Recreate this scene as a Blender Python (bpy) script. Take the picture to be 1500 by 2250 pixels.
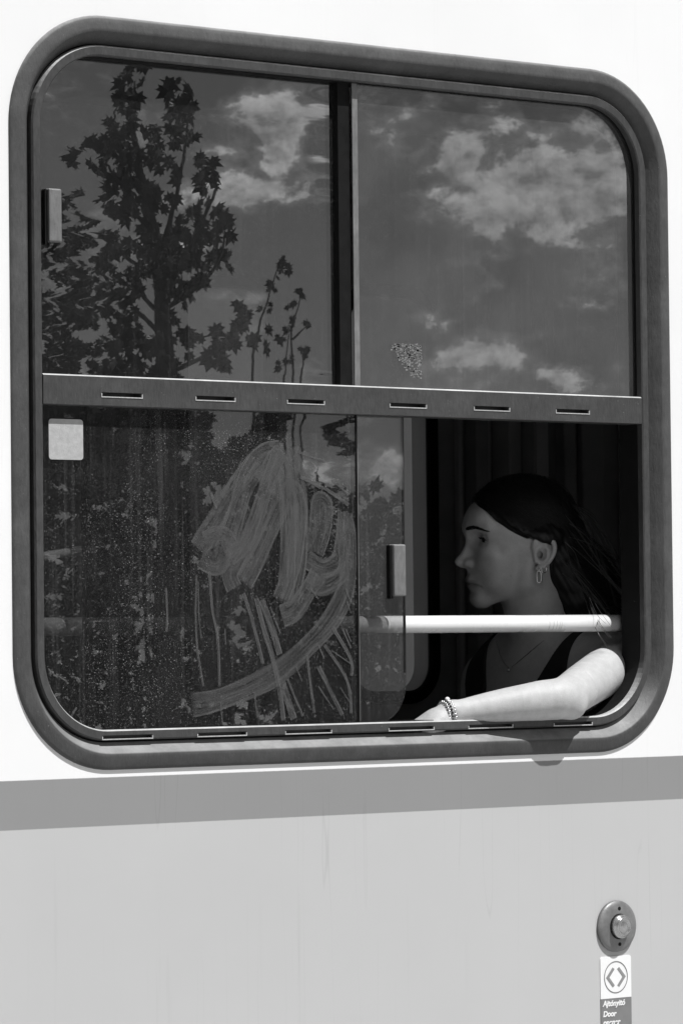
import bpy, bmesh, math, random
import numpy as np
from mathutils import Vector, Matrix
R_ = math.radians
random.seed(7)
for o in list(bpy.data.objects): bpy.data.objects.remove(o)
scene = bpy.context.scene
COL = scene.collection

# ------------------------------------------------------------------ camera
cam_d = bpy.data.cameras.new("camera")
cam_d.sensor_fit = 'HORIZONTAL'; cam_d.sensor_width = 36.0
cam_d.lens = 36.0 * 8753.63 / 1500.0
cam_d.clip_start = 0.1; cam_d.clip_end = 5000
cam = bpy.data.objects.new("camera", cam_d); COL.objects.link(cam)
_yaw, _pit, _rol = 0.6772011, 0.0307071, -0.0105884
_f = Vector((math.sin(_yaw)*math.cos(_pit), math.cos(_yaw)*math.cos(_pit), math.sin(_pit)))
_r = Vector((math.cos(_yaw), -math.sin(_yaw), 0)); _u = _r.cross(_f)
_r2 = math.cos(_rol)*_r + math.sin(_rol)*_u; _u2 = -math.sin(_rol)*_r + math.cos(_rol)*_u
_m = Matrix((_r2, _u2, -_f)).transposed().to_4x4()
_m.translation = Vector((-3.8413545, -4.7248686, 1.65))
cam.matrix_world = _m
scene.camera = cam

# ------------------------------------------------------------------ sun, sky, exposure (black-and-white photograph: neutral light)
SUN = Vector((0.30, -1.0, 1.92)).normalized()          # towards the sun
sun_d = bpy.data.lights.new("sun", 'SUN'); sun_d.energy = 4.6; sun_d.angle = R_(0.53); sun_d.color = (1, 1, 1)
sun = bpy.data.objects.new("sun", sun_d); COL.objects.link(sun)
sun.rotation_euler = SUN.to_track_quat('Z', 'Y').to_euler()
sun.location = SUN * 30
scene.view_settings.view_transform = 'Standard'; scene.view_settings.look = 'None'
scene.view_settings.gamma = 1.0; scene.view_settings.use_curve_mapping = False
scene.view_settings.exposure = 0.17
scene.cycles.use_denoising = True
try: scene.cycles.denoiser = 'OPENIMAGEDENOISE'
except Exception: pass
scene.cycles.max_bounces = 10; scene.cycles.transparent_max_bounces = 24
scene.cycles.glossy_bounces = 5; scene.cycles.diffuse_bounces = 4
scene.cycles.sample_clamp_indirect = 6.0
scene.cycles.caustics_reflective = False; scene.cycles.caustics_refractive = False

class NT:
    """tiny node helper"""
    def __init__(s, nt): s.nt = nt; s.n = nt.nodes; s.l = nt.links
    def new(s, t, **kw):
        x = s.n.new(t)
        for k, v in kw.items(): setattr(x, k, v)
        return x
    def put(s, sock, v):
        if v is None: return
        if isinstance(v, bpy.types.NodeSocket): s.l.new(v, sock)
        else:
            try: sock.default_value = v
            except Exception: sock.default_value = (v, v, v, 1.0) if len(sock.default_value) == 4 else (v, v, v)
    def math(s, op, a, b=None, c=None, clamp=False):
        x = s.new('ShaderNodeMath', operation=op, use_clamp=clamp); s.put(x.inputs[0], a); s.put(x.inputs[1], b)
        if c is not None: s.put(x.inputs[2], c)
        return x.outputs[0]
    def vmath(s, op, a, b=None):
        x = s.new('ShaderNodeVectorMath', operation=op); s.put(x.inputs[0], a)
        if b is not None: s.put(x.inputs[3 if op == 'SCALE' else 1], b)
        return x.outputs['Value'] if op in ('DOT_PRODUCT', 'LENGTH') else x.outputs[0]
    def noise(s, vec, scale, detail=3, rough=.55, dist=0., color=False):
        x = s.new('ShaderNodeTexNoise'); s.put(x.inputs['Vector'], vec); x.inputs['Scale'].default_value = scale
        x.inputs['Detail'].default_value = detail; x.inputs['Roughness'].default_value = rough; x.inputs['Distortion'].default_value = dist
        return x.outputs['Color' if color else 'Fac']
    def ramp(s, v, lo, hi, a=0., b=1., smooth=False):
        x = s.new('ShaderNodeMapRange'); x.clamp = True
        if smooth: x.interpolation_type = 'SMOOTHSTEP'
        s.put(x.inputs['Value'], v); s.put(x.inputs['From Min'], lo); s.put(x.inputs['From Max'], hi); s.put(x.inputs['To Min'], a); s.put(x.inputs['To Max'], b)
        return x.outputs[0]
    def mix(s, f, a, b):
        x = s.new('ShaderNodeMix', data_type='FLOAT'); s.put(x.inputs[0], f); s.put(x.inputs[2], a); s.put(x.inputs[3], b); return x.outputs[0]
    def mixs(s, f, a, b):
        x = s.new('ShaderNodeMixShader'); s.put(x.inputs[0], f); s.l.new(a, x.inputs[1]); s.l.new(b, x.inputs[2]); return x.outputs[0]
    def grey(s, v):
        x = s.new('ShaderNodeCombineColor'); [s.put(x.inputs[i], v) for i in range(3)]; return x.outputs[0]
    def sep(s, v):
        x = s.new('ShaderNodeSeparateXYZ'); s.l.new(v, x.inputs[0]); return x.outputs

world = bpy.data.worlds.new("World"); scene.world = world; world.use_nodes = True
W = NT(world.node_tree); world.node_tree.nodes.clear()
sky = W.new('ShaderNodeTexSky', sky_type='NISHITA'); sky.sun_disc = False
sky.sun_elevation = math.asin(SUN.z); sky.sun_rotation = math.atan2(SUN.x, SUN.y)
sky.altitude = 100; sky.air_density = 1.0; sky.dust_density = 0.6; sky.ozone_density = 2.0
sc_ = W.new('ShaderNodeSeparateColor'); W.l.new(sky.outputs[0], sc_.inputs[0])
base = W.math('ADD', W.math('MULTIPLY', sc_.outputs[0], 0.60), W.math('MULTIPLY', sc_.outputs[1], 0.0))   # red-weighted, as the print shows it
tc = W.new('ShaderNodeTexCoord'); D = tc.outputs['Generated']
Dn = W.vmath('NORMALIZE', D)
st = W.vmath('MULTIPLY', Dn, (1, 1, 1.35))
fine = W.noise(st, 58, 10, .60, .12); fine_up = W.noise(W.vmath('ADD', st, (.0015, 0, .0032)), 58, 5, .55, .12)
big = W.noise(st, 9, 4, .5, .3)
cover = W.ramp(big, .52, .74, 0, .30)
CLOUDS = [  # direction, half width, half height, weight : the cumulus seen mirrored in the glass
 ((.6624,-.7408,.1120), .026, .0095, .42), ((.6466,-.7536,.1195), .008, .011, .33), ((.610,-.7825,.1265), .0065, .017, .35),
 ((.6055,-.7885,.1112), .014, .0045, .34), ((.655,-.7499,.0934), .022, .003, .17), ((.655,-.7525,.0700), .013, .0055, .30),
 ((.668,-.7415,.0640), .010, .005, .24), ((.600,-.790,.1215), .016, .004, .19), ((.6368,-.7699,.0425), .03, .006, .23), ((.59,-.80,.098), .02, .004, .22)]
for d, hw, hh, wgt in CLOUDS:
    df = W.vmath('SUBTRACT', Dn, d)
    df = W.vmath('MULTIPLY', df, (1/hw, 1/hw, 1/hh))
    l2 = W.vmath('DOT_PRODUCT', df, df)
    cover = W.math('MAXIMUM', cover, W.math('MULTIPLY', W.math('EXPONENT', W.math('MULTIPLY', l2, -.8)), wgt))
dens = W.math('ADD', W.math('SUBTRACT', fine, .66), cover)
mask = W.math('MAXIMUM', W.ramp(dens, -.015, .10, 0, 1, True), W.ramp(dens, -.13, .10, 0, .32, True))
lum = W.math('ADD', W.ramp(W.math('SUBTRACT', fine, fine_up), -.09, .13, 5.0, 14.5), W.ramp(dens, .0, .35, 1.5, -1.5))
grey_sky = W.mix(mask, base, lum)
bg = W.new('ShaderNodeBackground'); W.l.new(W.grey(grey_sky), bg.inputs[0]); bg.inputs[1].default_value = 0.10
wo = W.new('ShaderNodeOutputWorld'); W.l.new(bg.outputs[0], wo.inputs[0])

# ------------------------------------------------------------------ materials
def mat(name):
    m = bpy.data.materials.new(name); m.use_nodes = True; m.node_tree.nodes.clear(); return m, NT(m.node_tree)
def finish(m, T, shader):
    o = T.new('ShaderNodeOutputMaterial'); T.l.new(shader, o.inputs[0]); return m
def plain(name, g, rough=.5, var=.12, nscale=30, bump=.0, bscale=200, metal=0., spec=.5, stretch=(1,1,1), coat=0., gcol=None):
    m, T = mat(name)
    pos = T.new('ShaderNodeNewGeometry').outputs['Position']
    v = T.vmath('MULTIPLY', pos, stretch)
    n = T.noise(v, nscale, 5, .6)
    col = gcol(T, pos, g) if gcol else g
    c = T.math('MULTIPLY', col, T.ramp(n, .25, .75, 1-var, 1+var))
    p = T.new('ShaderNodeBsdfPrincipled'); T.l.new(T.grey(c), p.inputs['Base Color'])
    T.put(p.inputs['Roughness'], T.ramp(n, .3, .7, max(rough-.08, .02), min(rough+.08, 1))); p.inputs['Metallic'].default_value = metal
    p.inputs['Specular IOR Level'].default_value = spec
    if coat: p.inputs['Coat Weight'].default_value = coat; p.inputs['Coat Roughness'].default_value = .1
    if bump:
        b = T.new('ShaderNodeBump'); b.inputs['Strength'].default_value = bump; b.inputs['Distance'].default_value = .002
        T.l.new(T.noise(v, bscale, 4, .6), b.inputs['Height']); T.l.new(b.outputs[0], p.inputs['Normal'])
    return finish(m, T, p.outputs[0])

def paint_mat():
    """carriage paint: white above, mid grey band, light grey below, faint run marks, chips and a slightly wavy sheet"""
    m, T = mat("carriage_paint")
    pos = T.new('ShaderNodeNewGeometry').outputs['Position']; X, Y, Z = T.sep(pos)[:3]
    edge = T.math('MULTIPLY', T.math('SUBTRACT', T.noise(pos, 90, 2), .5), .0006)
    z = T.math('ADD', Z, edge)
    s1 = T.ramp(z, 1.4455, 1.4467); s2 = T.ramp(z, 1.3750, 1.3762)
    col = T.mix(s1, T.mix(s2, .50, .265), .82)
    cl = T.noise(pos, 2.2, 4, .6); col = T.math('MULTIPLY', col, T.ramp(cl, .3, .7, .975, 1.025))
    run = T.noise(T.vmath('MULTIPLY', pos, (1, 1, .035)), 42, 5, .65)          # rain runs
    runm = T.math('MULTIPLY', T.ramp(run, .60, .74), T.ramp(T.noise(pos, 3.1, 3), .42, .62))
    low = T.math('SUBTRACT', 1, T.math('MULTIPLY', s1, .75))
    col = T.math('MULTIPLY', col, T.math('SUBTRACT', 1, T.math('MULTIPLY', T.math('MULTIPLY', runm, low), .10)))
    thin = T.noise(T.vmath('ADD', T.vmath('MULTIPLY', pos, (1, 1, .02)), T.vmath('SCALE', T.noise(pos, 5, 1, color=True), .006)), 26, 1, .4)
    line = T.math('SUBTRACT', 1, T.ramp(T.math('ABSOLUTE', T.math('SUBTRACT', thin, .5)), .0, .006))
    line = T.math('MULTIPLY', line, T.ramp(T.noise(pos, 4.3, 2), .45, .6))
    col = T.math('MULTIPLY', col, T.math('SUBTRACT', 1, T.math('MULTIPLY', T.math('MULTIPLY', line, low), .11)))
    chip = T.ramp(T.noise(T.vmath('MULTIPLY', pos, (1, 1, .5)), 55, 2, .5), .795, .81)
    col = T.math('MULTIPLY', col, T.math('SUBTRACT', 1, T.math('MULTIPLY', chip, .5)))
    grain = T.noise(pos, 900, 2); col = T.math('MULTIPLY', col, T.ramp(grain, .3, .7, .985, 1.015))
    p = T.new('ShaderNodeBsdfPrincipled'); T.l.new(T.grey(col), p.inputs['Base Color']); T.put(p.inputs['Roughness'], T.ramp(cl, .3, .7, .42, .55))
    p.inputs['Specular IOR Level'].default_value = .35
    b = T.new('ShaderNodeBump'); b.inputs['Strength'].default_value = .35; b.inputs['Distance'].default_value = .004
    T.l.new(T.math('ADD', T.noise(pos, 1.6, 2), T.math('MULTIPLY', T.noise(pos, 160, 3), .012)), b.inputs['Height']); T.l.new(b.outputs[0], p.inputs['Normal'])
    return finish(m, T, p.outputs[0])

def rubber_mat(name, g, dust, rough=.6):
    """weathered rubber / metal: fine streaks, pale flecks, dust that has settled on upward faces"""
    m, T = mat(name)
    geo = T.new('ShaderNodeNewGeometry'); pos = geo.outputs['Position']; N = T.sep(geo.outputs['Normal'])
    n1 = T.noise(pos, 24, 6, .7); n2 = T.noise(T.vmath('MULTIPLY', pos, (1, 1, .25)), 260, 4, .65); n3 = T.noise(pos, 420, 3, .6)
    col = T.math('MULTIPLY', T.math('MULTIPLY', g, T.ramp(n1, .25, .75, .80, 1.2)), T.ramp(n2, .25, .75, .82, 1.18))
    up = T.math('MULTIPLY', T.ramp(N[2], .25, .8), T.ramp(n1, .2, .7, .5, 1))
    col = T.mix(T.math('MULTIPLY', up, .85), col, dust)
    fl = T.math('MULTIPLY', T.ramp(n3, .70, .76), T.ramp(T.noise(pos, 60, 2), .40, .60))
    gr = T.ramp(T.noise(pos, 8, 5, .7), .48, .70); col = T.mix(T.math('MULTIPLY', gr, .35), col, T.math('MULTIPLY', col, 1.9))
    col = T.mix(T.math('MULTIPLY', fl, .7), col, .5)
    p = T.new('ShaderNodeBsdfPrincipled'); T.l.new(T.grey(col), p.inputs['Base Color']); T.put(p.inputs['Roughness'], T.ramp(n2, .3, .7, rough-.12, rough+.12))
    p.inputs['Specular IOR Level'].default_value = .35
    b = T.new('ShaderNodeBump'); b.inputs['Strength'].default_value = .5; b.inputs['Distance'].default_value = .0012
    T.l.new(T.math('ADD', n2, T.math('MULTIPLY', n1, 2)), b.inputs['Height']); T.l.new(b.outputs[0], p.inputs['Normal'])
    return finish(m, T, p.outputs[0])

def glass_mat(name, tint=.42, f0=.16, haze=.02, speck=.5, wav=.0, edge=None, streaks=.0):
    """tinted, coated, dusty pane that bends reflections a little"""
    m, T = mat(name)
    geo = T.new('ShaderNodeNewGeometry'); pos = geo.outputs['Position']; X, Y, Z = T.sep(pos)[:3]
    wn = T.vmath('SUBTRACT', T.noise(T.vmath('MULTIPLY', pos, (2.2, 0, 34)), 1.0, 3, .6, color=True), (.5, .5, .5))
    wl = T.vmath('SUBTRACT', T.noise(T.vmath('MULTIPLY', pos, (5, 0, 4)), 1.0, 2, .5, color=True), (.5, .5, .5))
    amp = wav
    if edge:      # rolled glass is wavier towards its edges
        amp = wav
        for (x0, x1, a) in edge: amp = T.math('ADD', amp, T.ramp(X, x0, x1, 0, a, True))
    d1 = T.vmath('MULTIPLY', wn, (1, 0, .12)); d1 = T.vmath('SCALE', d1, amp)
    d2 = T.vmath('SCALE', T.vmath('MULTIPLY', wl, (1, 0, 1)), .0007)
    nrm = T.vmath('NORMALIZE', T.vmath('ADD', geo.outputs['Normal'], T.vmath('ADD', d1, d2)))
    lw = T.new('ShaderNodeLayerWeight'); lw.inputs[0].default_value = .5
    fres = T.math('ADD', f0, T.math('MULTIPLY', T.math('POWER', lw.outputs['Facing'], 5), 1-f0))
    gl = T.new('ShaderNodeBsdfGlossy'); gl.inputs['Roughness'].default_value = .004; T.l.new(nrm, gl.inputs['Normal'])
    tr = T.new('ShaderNodeBsdfTransparent'); tr.inputs[0].default_value = (tint, tint, tint, 1)
    cl = T.noise(pos, 7, 4, .6)
    st_ = T.noise(T.vmath('MULTIPLY', pos, (1, 1, .03)), 130, 4, .6)
    sp = T.ramp(T.noise(T.vmath('MULTIPLY', pos, (1, 1, .8)), 620, 2, .5), .62, .72)
    sp2 = T.ramp(T.noise(pos, 120, 2, .5), .76, .80)
    spm = T.ramp(T.noise(pos, 6, 4, .65), .30, .62, .12, 1)
    dust = T.math('MULTIPLY', haze, T.ramp(cl, .25, .75, .45, 1.55))
    dust = T.math('ADD', dust, T.math('MULTIPLY', T.math('MULTIPLY', sp, spm), .28*speck))
    dust = T.math('ADD', dust, T.math('MULTIPLY', sp2, .10*speck))
    dust = T.math('ADD', dust, T.math('MULTIPLY', T.ramp(st_, .55, .75), streaks))
    dust = T.math('MINIMUM', dust, .6)
    df = T.new('ShaderNodeBsdfDiffuse'); df.inputs[0].default_value = (.55, .55, .55, 1)
    return finish(m, T, T.mixs(dust, T.mixs(fres, tr.outputs[0], gl.outputs[0]), df.outputs[0]))

def smear_mat(name, cov, u_streak=70.):
    m, T = mat(name)
    uv = T.new('ShaderNodeUVMap'); uv.uv_map = 'UVMap'
    u = T.sep(uv.outputs[0])
    pos = T.new('ShaderNodeNewGeometry').outputs['Position']
    v = T.vmath('ADD', T.vmath('MULTIPLY', uv.outputs[0], (3.0, u_streak, 1)), T.vmath('SCALE', T.noise(pos, 20, 2, color=True), .6))
    stv = T.noise(v, 1.0, 5, .65)
    a = T.ramp(stv, .36, .62, .42, 1.0)
    ed = T.math('MULTIPLY', T.ramp(u[1], 0., .06), T.ramp(u[1], 1., .94))
    rim = T.math('MAXIMUM', T.ramp(u[1], .16, .05), T.ramp(u[1], .84, .95)); a = T.math('ADD', a, T.math('MULTIPLY', rim, .35))
    en = T.math('MULTIPLY', T.ramp(u[0], 0., .03), T.ramp(u[0], 1., .97))
    a = T.math('MULTIPLY', T.math('MULTIPLY', a, T.math('MULTIPLY', ed, en)), cov)
    a = T.math('MULTIPLY', a, T.ramp(T.noise(pos, 26, 4, .65), .28, .5, .55, 1.05))
    df = T.new('ShaderNodeBsdfDiffuse'); T.l.new(T.grey(T.ramp(stv, .35, .75, .09, .17)), df.inputs[0])
    tr = T.new('ShaderNodeBsdfTransparent')
    return finish(m, T, T.mixs(a, tr.outputs[0], df.outputs[0]))

M = {}
M['paint'] = paint_mat()
M['gasket'] = rubber_mat('gasket_rubber', .062, .34)
M['alu'] = rubber_mat('window_metal', .054, .70, .45)
M['black'] = plain('black_rubber', .010, .7, .3, 60, spec=.12)
M['dark_seal'] = plain('dark_seal', .018, .5, .3, 60)
M['white_tube'] = plain('white_enamel', .80, .28, .05, 20, coat=.3)
M['sticker'] = plain('sticker_paper', .40, .6, .16, 120, .2, 400)
M['handle'] = rubber_mat('handle_plastic', .16, .4, .45)
M['glass_ur'] = glass_mat('pane_glass_clean', .42, .175, .055, .55, .0006, [(-.0, .10, .0)], .02)
M['glass_ul'] = glass_mat('pane_glass_wavy', .55, .21, .013, .45, .0008, [(-.36, -.56, .014), (-.085, -.035, .034)], .02)
M['glass_ll'] = glass_mat('pane_glass_dirty', .60, .13, .013, 1.7, .001, [(-.40, -.56, .007), (-.12, -.02, .014)], .045)
M['glass_sl'] = glass_mat('pane_glass_slider', .70, .10, .02, .7, .001, None, .04)
M['glass_op'] = glass_mat('far_glass', .85, .08, .02, .1, .001, None, .01)
M['smear'] = smear_mat('grease_smear', .50, 13.)
M['drip'] = smear_mat('dried_drip', .62, 8.)
M['residue'] = plain('glue_residue', .20, .8, .4, 300)
# ------------------------------------------------------------------ mesh helpers
class MB:
    def __init__(s): s.v = []; s.f = []; s.uv = None
    def box(s, x0, x1, y0, y1, z0, z1):
        n = len(s.v)
        s.v += [(x, y, z) for z in (z0, z1) for y in (y0, y1) for x in (x0, x1)]
        s.f += [tuple(n+i for i in q) for q in ((0,2,3,1),(4,5,7,6),(0,1,5,4),(2,6,7,3),(0,4,6,2),(1,3,7,5))]
        return s
    def prism_y(s, poly, y0, y1):
        """poly: list of (x,z) counter-clockwise seen from -Y"""
        n = len(s.v); k = len(poly)
        s.v += [(x, y0, z) for x, z in poly] + [(x, y1, z) for x, z in poly]
        s.f.append(tuple(n+i for i in range(k))); s.f.append(tuple(n+k+i for i in reversed(range(k))))
        for i in range(k): j = (i+1) % k; s.f.append((n+i, n+k+i, n+k+j, n+j))
        return s
    def rings(s, rings, closed_profile=True, caps=False):
        """rings: list of equally long point loops; joined one to the next, each loop closed"""
        n = len(s.v); k = len(rings[0])
        for r in rings: s.v += [tuple(p) for p in r]
        m = len(rings)
        for a in range(m if closed_profile else m-1):
            b = (a+1) % m
            for i in range(k):
                j = (i+1) % k
                s.f.append((n+a*k+i, n+a*k+j, n+b*k+j, n+b*k+i))
        if caps and not closed_profile:
            s.f.append(tuple(n+i for i in reversed(range(k)))); s.f.append(tuple(n+(m-1)*k+i for i in range(k)))
        return s
    def tube(s, pts, rad, seg=10, caps=True):
        pts = [Vector(p) for p in pts]; rr = [float(q) for q in rad] if isinstance(rad, (list, tuple)) else [rad]*len(pts)
        rings = []; prev = None
        for i, p in enumerate(pts):
            t = (pts[min(i+1, len(pts)-1)] - pts[max(i-1, 0)]).normalized()
            if prev is None:
                a = Vector((0, 0, 1)) if abs(t.z) < .9 else Vector((1, 0, 0)); e1 = t.cross(a).normalized()
            else: e1 = (prev - t*prev.dot(t)).normalized()
            prev = e1; e2 = t.cross(e1)
            rings.append([p + rr[i]*(math.cos(2*math.pi*k/seg)*e1 + math.sin(2*math.pi*k/seg)*e2) for k in range(seg)])
        return s.rings(rings, False, caps)
    def ribbon(s, pts, wid, y, ny=6, sub=8):
        """flat stroke on the plane Y=y through (x,z) points, with UV u along / v across"""
        P = spline(pts, sub)
        n = len(s.v)
        if s.uv is None: s.uv = {}
        k = len(P)
        for i, p in enumerate(P):
            a, b = P[max(i-1, 0)], P[min(i+1, k-1)]
            t = Vector((b[0]-a[0], b[1]-a[1])); t = t.normalized() if t.length else Vector((1, 0)); nn = Vector((-t.y, t.x))
            w = wid*(.93+.07*math.sin(i*.23+wid*999))
            for j in range(ny+1):
                q = (j/ny-.5)*w
                s.uv[len(s.v)] = (i/(k-1), j/ny)
                s.v.append((p[0]+nn.x*q, y, p[1]+nn.y*q))
        for i in range(k-1):
            for j in range(ny):
                a = n+i*(ny+1)+j
                s.f.append((a, a+ny+1, a+ny+2, a+1))
        return s
    def build(s, name, material, parent=None, smooth=False, bevel=0., bseg=2):
        me = bpy.data.meshes.new(name); me.from_pydata([tuple(v) for v in s.v], [], s.f)
        if s.uv:
            ul = me.uv_layers.new(name='UVMap')
            for lp in me.loops: ul.data[lp.index].uv = s.uv.get(lp.vertex_index, (0, 0))
        bm = bmesh.new(); bm.from_mesh(me)
        if not s.uv: bmesh.ops.recalc_face_normals(bm, faces=bm.faces)
        if bevel:
            es = [e for e in bm.edges if len(e.link_faces) == 2 and e.calc_face_angle(0) > .5]
            bmesh.ops.bevel(bm, geom=es, offset=bevel, segments=bseg, affect='EDGES', profile=.5, clamp_overlap=True)
        bm.to_mesh(me); bm.free()
        return link(name, me, material, parent, smooth)
def link(name, me, material, parent=None, smooth=False):
    if material is not None and not me.materials: me.materials.append(material)
    if smooth:
        for p in me.polygons: p.use_smooth = True
    o = bpy.data.objects.new(name, me); COL.objects.link(o)
    if parent is not None:
        o.parent = parent
        o.matrix_parent_inverse = (Matrix.Translation(parent.location) if parent.type == 'EMPTY' else Matrix.Identity(4)).inverted()
    return o
def tag(o, label=None, cat=None, group=None, kind=None):
    if label: o['label'] = label
    if cat: o['category'] = cat
    if group: o['group'] = group
    if kind: o['kind'] = kind
    return o
def empty(name, loc):
    o = bpy.data.objects.new(name, None); COL.objects.link(o); o.location = loc; o.empty_display_size = .1; return o
def spline(pts, sub):
    P = [np.array(p, float) for p in pts]; out = []
    for i in range(len(P)-1):
        p0, p1, p2, p3 = P[max(i-1, 0)], P[i], P[i+1], P[min(i+2, len(P)-1)]
        for k in range(sub):
            t = k/sub
            out.append(.5*((2*p1)+(-p0+p2)*t+(2*p0-5*p1+4*p2-p3)*t*t+(-p0+3*p1-3*p2+p3)*t**3))
    out.append(P[-1]); return out
def rpoly(x0, x1, z0, z1, rbl=0, rbr=0, rtr=0, rtl=0, n=12):
    out = []
    for (cx, cz, r, a0) in ((x0+rbl, z0+rbl, rbl, 180), (x1-rbr, z0+rbr, rbr, 270), (x1-rtr, z1-rtr, rtr, 0), (x0+rtl, z1-rtl, rtl, 90)):
        if r <= 0: out.append((cx, cz)); continue
        for i in range(n+1):
            a = R_(a0+90*i/n); out.append((cx+r*math.cos(a), cz+r*math.sin(a)))
    return out
WX, WZ0, WZ1, WR = .6465, 1.4565, 2.5565, .168
def ring_loop(o, y, x0=-WX, x1=WX, z0=WZ0, z1=WZ1, r=WR, n=20):
    return [(x, y, z) for x, z in rpoly(x0+o, x1-o, z0+o, z1-o, *([max(r-o, .004)]*4), n=n)]
def sheet_with_holes(outer, holes, y0, y1):
    """wall slab between y0 and y1 with openings; loops are (x,z) lists"""
    bm = bmesh.new()
    def loop(pts, y):
        vs = [bm.verts.new((x, y, z)) for x, z in pts]
        return vs, [bm.edges.new((vs[i], vs[(i+1) % len(vs)])) for i in range(len(vs))]
    sides = []
    for y in (y0, y1):
        es = []; L = []
        for pts in [outer]+holes:
            vs, e = loop(pts, y); L.append(vs); es += e
        bmesh.ops.triangle_fill(bm, use_beauty=True, use_dissolve=False, edges=es); sides.append(L)
    for a, b in zip(*sides):
        for i in range(len(a)): j = (i+1) % len(a); bm.faces.new((a[i], a[j], b[j], b[i]))
    bmesh.ops.recalc_face_normals(bm, faces=bm.faces)
    me = bpy.data.meshes.new('sheet'); bm.to_mesh(me); bm.free(); return me
def cut(o, boxes):
    mb = MB()
    for b in boxes: mb.box(*b)
    c = mb.build('cutter', None)
    md = o.modifiers.new('cut', 'BOOLEAN'); md.operation = 'DIFFERENCE'; md.object = c; md.solver = 'EXACT'
    bpy.context.view_layer.update()
    ev = o.evaluated_get(bpy.context.evaluated_depsgraph_get())
    me = bpy.data.meshes.new_from_object(ev); o.modifiers.clear(); o.data = me
    bpy.data.objects.remove(c)

# ------------------------------------------------------------------ ground
gm = plain('platform_paving', .36, .85, .2, 1.5, .4, 60)
bm_ = MB(); bm_.v = [(-400, -400, 0), (400, -400, 0), (400, 400, 0), (-400, 400, 0)]; bm_.f = [(0, 1, 2, 3)]
tag(bm_.build('ground', gm), kind='structure')

# ------------------------------------------------------------------ the railway carriage
train = empty('train_carriage', (0, 1.15, 0))
tag(train, 'white and grey railway carriage side with a large four pane sliding window', 'train')
XA, XB, YF = -4.6, 4.6, 2.36
hole = rpoly(-WX+.024, WX-.024, WZ0+.024, WZ1-.024, *([WR-.024]*4), n=20)
link('side_wall', sheet_with_holes([(XA, .42), (XB, .42), (XB, 2.92), (XA, 2.92)], [hole], 0, .055), M['paint'], train)
# rubber surround
prof = [(0, .020), (0, -.0015), (.0010, -.0036), (.0050, -.0052), (.0185, -.0088), (.0225, -.0090), (.0250, -.0074), (.0330, .0050), (.0385, .0105), (.0400, .0120), (.0400, .020)]
gk = MB().rings([ring_loop(o, y) for o, y in prof], True).build('window_surround', M['gasket'], train, True)
# inner metal frame with drain slots
prof = [(.0425, .015), (.0425, .0055), (.0448, .0025), (.0560, .0025), (.0580, .0045), (.0580, .015)]
fr = MB().rings([ring_loop(o, y) for o, y in prof], True).build('window_frame', M['alu'], train)
cut(fr, [(a, b, -.01, .013, 1.5015, 1.5066) for a, b in ((-.489,-.400),(-.317,-.227),(-.1525,-.065),(.0486,.138),(.2095,.300),(.388,.469))])
# dark groove behind rubber and frame
MB().rings([ring_loop(o, y) for o, y in [(.034, .0155), (.0590, .0155), (.0590, .0575), (.034, .0575)]], True).build('groove_seal', M['black'], fr)
bm2 = MB(); prf = [(.0032, 1.9870), (.0040, 1.9863), (.040, 1.9863), (.040, 2.0305), (.0058, 2.0305), (.0032, 2.0284)]
bm2.v = [(x, yy, zz) for x in (-.5875, .5875) for yy, zz in prf]; k6 = len(prf)
bm2.f = [tuple(range(k6)), tuple(reversed(range(k6, 2*k6)))] + [(i, (i+1) % k6, k6+(i+1) % k6, k6+i) for i in range(k6)]
bar = bm2.build('middle_bar', M['alu'], fr)
cut(bar, [(a, b, -.01, .022, 2.0000, 2.0062) for a, b in ((-.4846,-.4128),(-.3139,-.2419),(-.1419,-.0717),(.0582,.1305),(.2291,.302),(.4012,.4718))])
bare = plain('bare_metal_edge', .5, .45, .3, 400, metal=.2)
def slot_rims(spots, zlo, zhi, yf, parent):
    for a_, b_ in spots:
        q = MB(); q.box(a_-.0012, b_+.0012, yf-.0009, yf+.0010, zlo-.0014, zlo+.0001)
        q.box(a_-.0012, a_+.0002, yf-.0009, yf+.0010, zlo, zhi-.0015); q.box(b_-.0002, b_+.0012, yf-.0009, yf+.0010, zlo, zhi-.0015)
        q.build('slot_rim', bare, parent)
slot_rims(((-.4846,-.4128),(-.3139,-.2419),(-.1419,-.0717),(.0582,.1305),(.2291,.302),(.4012,.4718)), 2.0000, 2.0062, .0032, fr)
slot_rims(((-.489,-.400),(-.317,-.227),(-.1525,-.065),(.0486,.138),(.2095,.300),(.388,.469)), 1.5015, 1.5066, .0025, fr)
ri = WR-.058
IX0, IX1, IZ0, IZ1 = -WX+.058, WX-.058, WZ0+.058, WZ1-.058
g = .006
pane_ur = MB().prism_y(rpoly(.004, IX1+g, 2.0302, IZ1+g, rtr=ri), .0190, .0240).build('window_pane', M['glass_ur'], train)
tag(pane_ur, 'upper right pane mirroring cumulus clouds')
pane_ul = MB().prism_y(rpoly(IX0-g, -.018, 2.0302, IZ1+g, rtl=ri), .0330, .0380).build('window_pane', M['glass_ul'], train)
tag(pane_ul, 'upper left sliding pane mirroring a maple tree')
pane_ll = MB().prism_y(rpoly(IX0-g, .0030, IZ0-g, 1.9861, rbl=ri), .0190, .0240).build('window_pane', M['glass_ll'], train)
tag(pane_ll, 'lower left fixed pane with grease smears and dried drips')
pane_sl = MB().prism_y(rpoly(-.4955, .1090, IZ0-.004, 1.9861, rbr=.062), .0330, .0375).build('window_pane', M['glass_sl'], train)
tag(pane_sl, 'lower sliding pane pushed open to the left')
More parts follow.
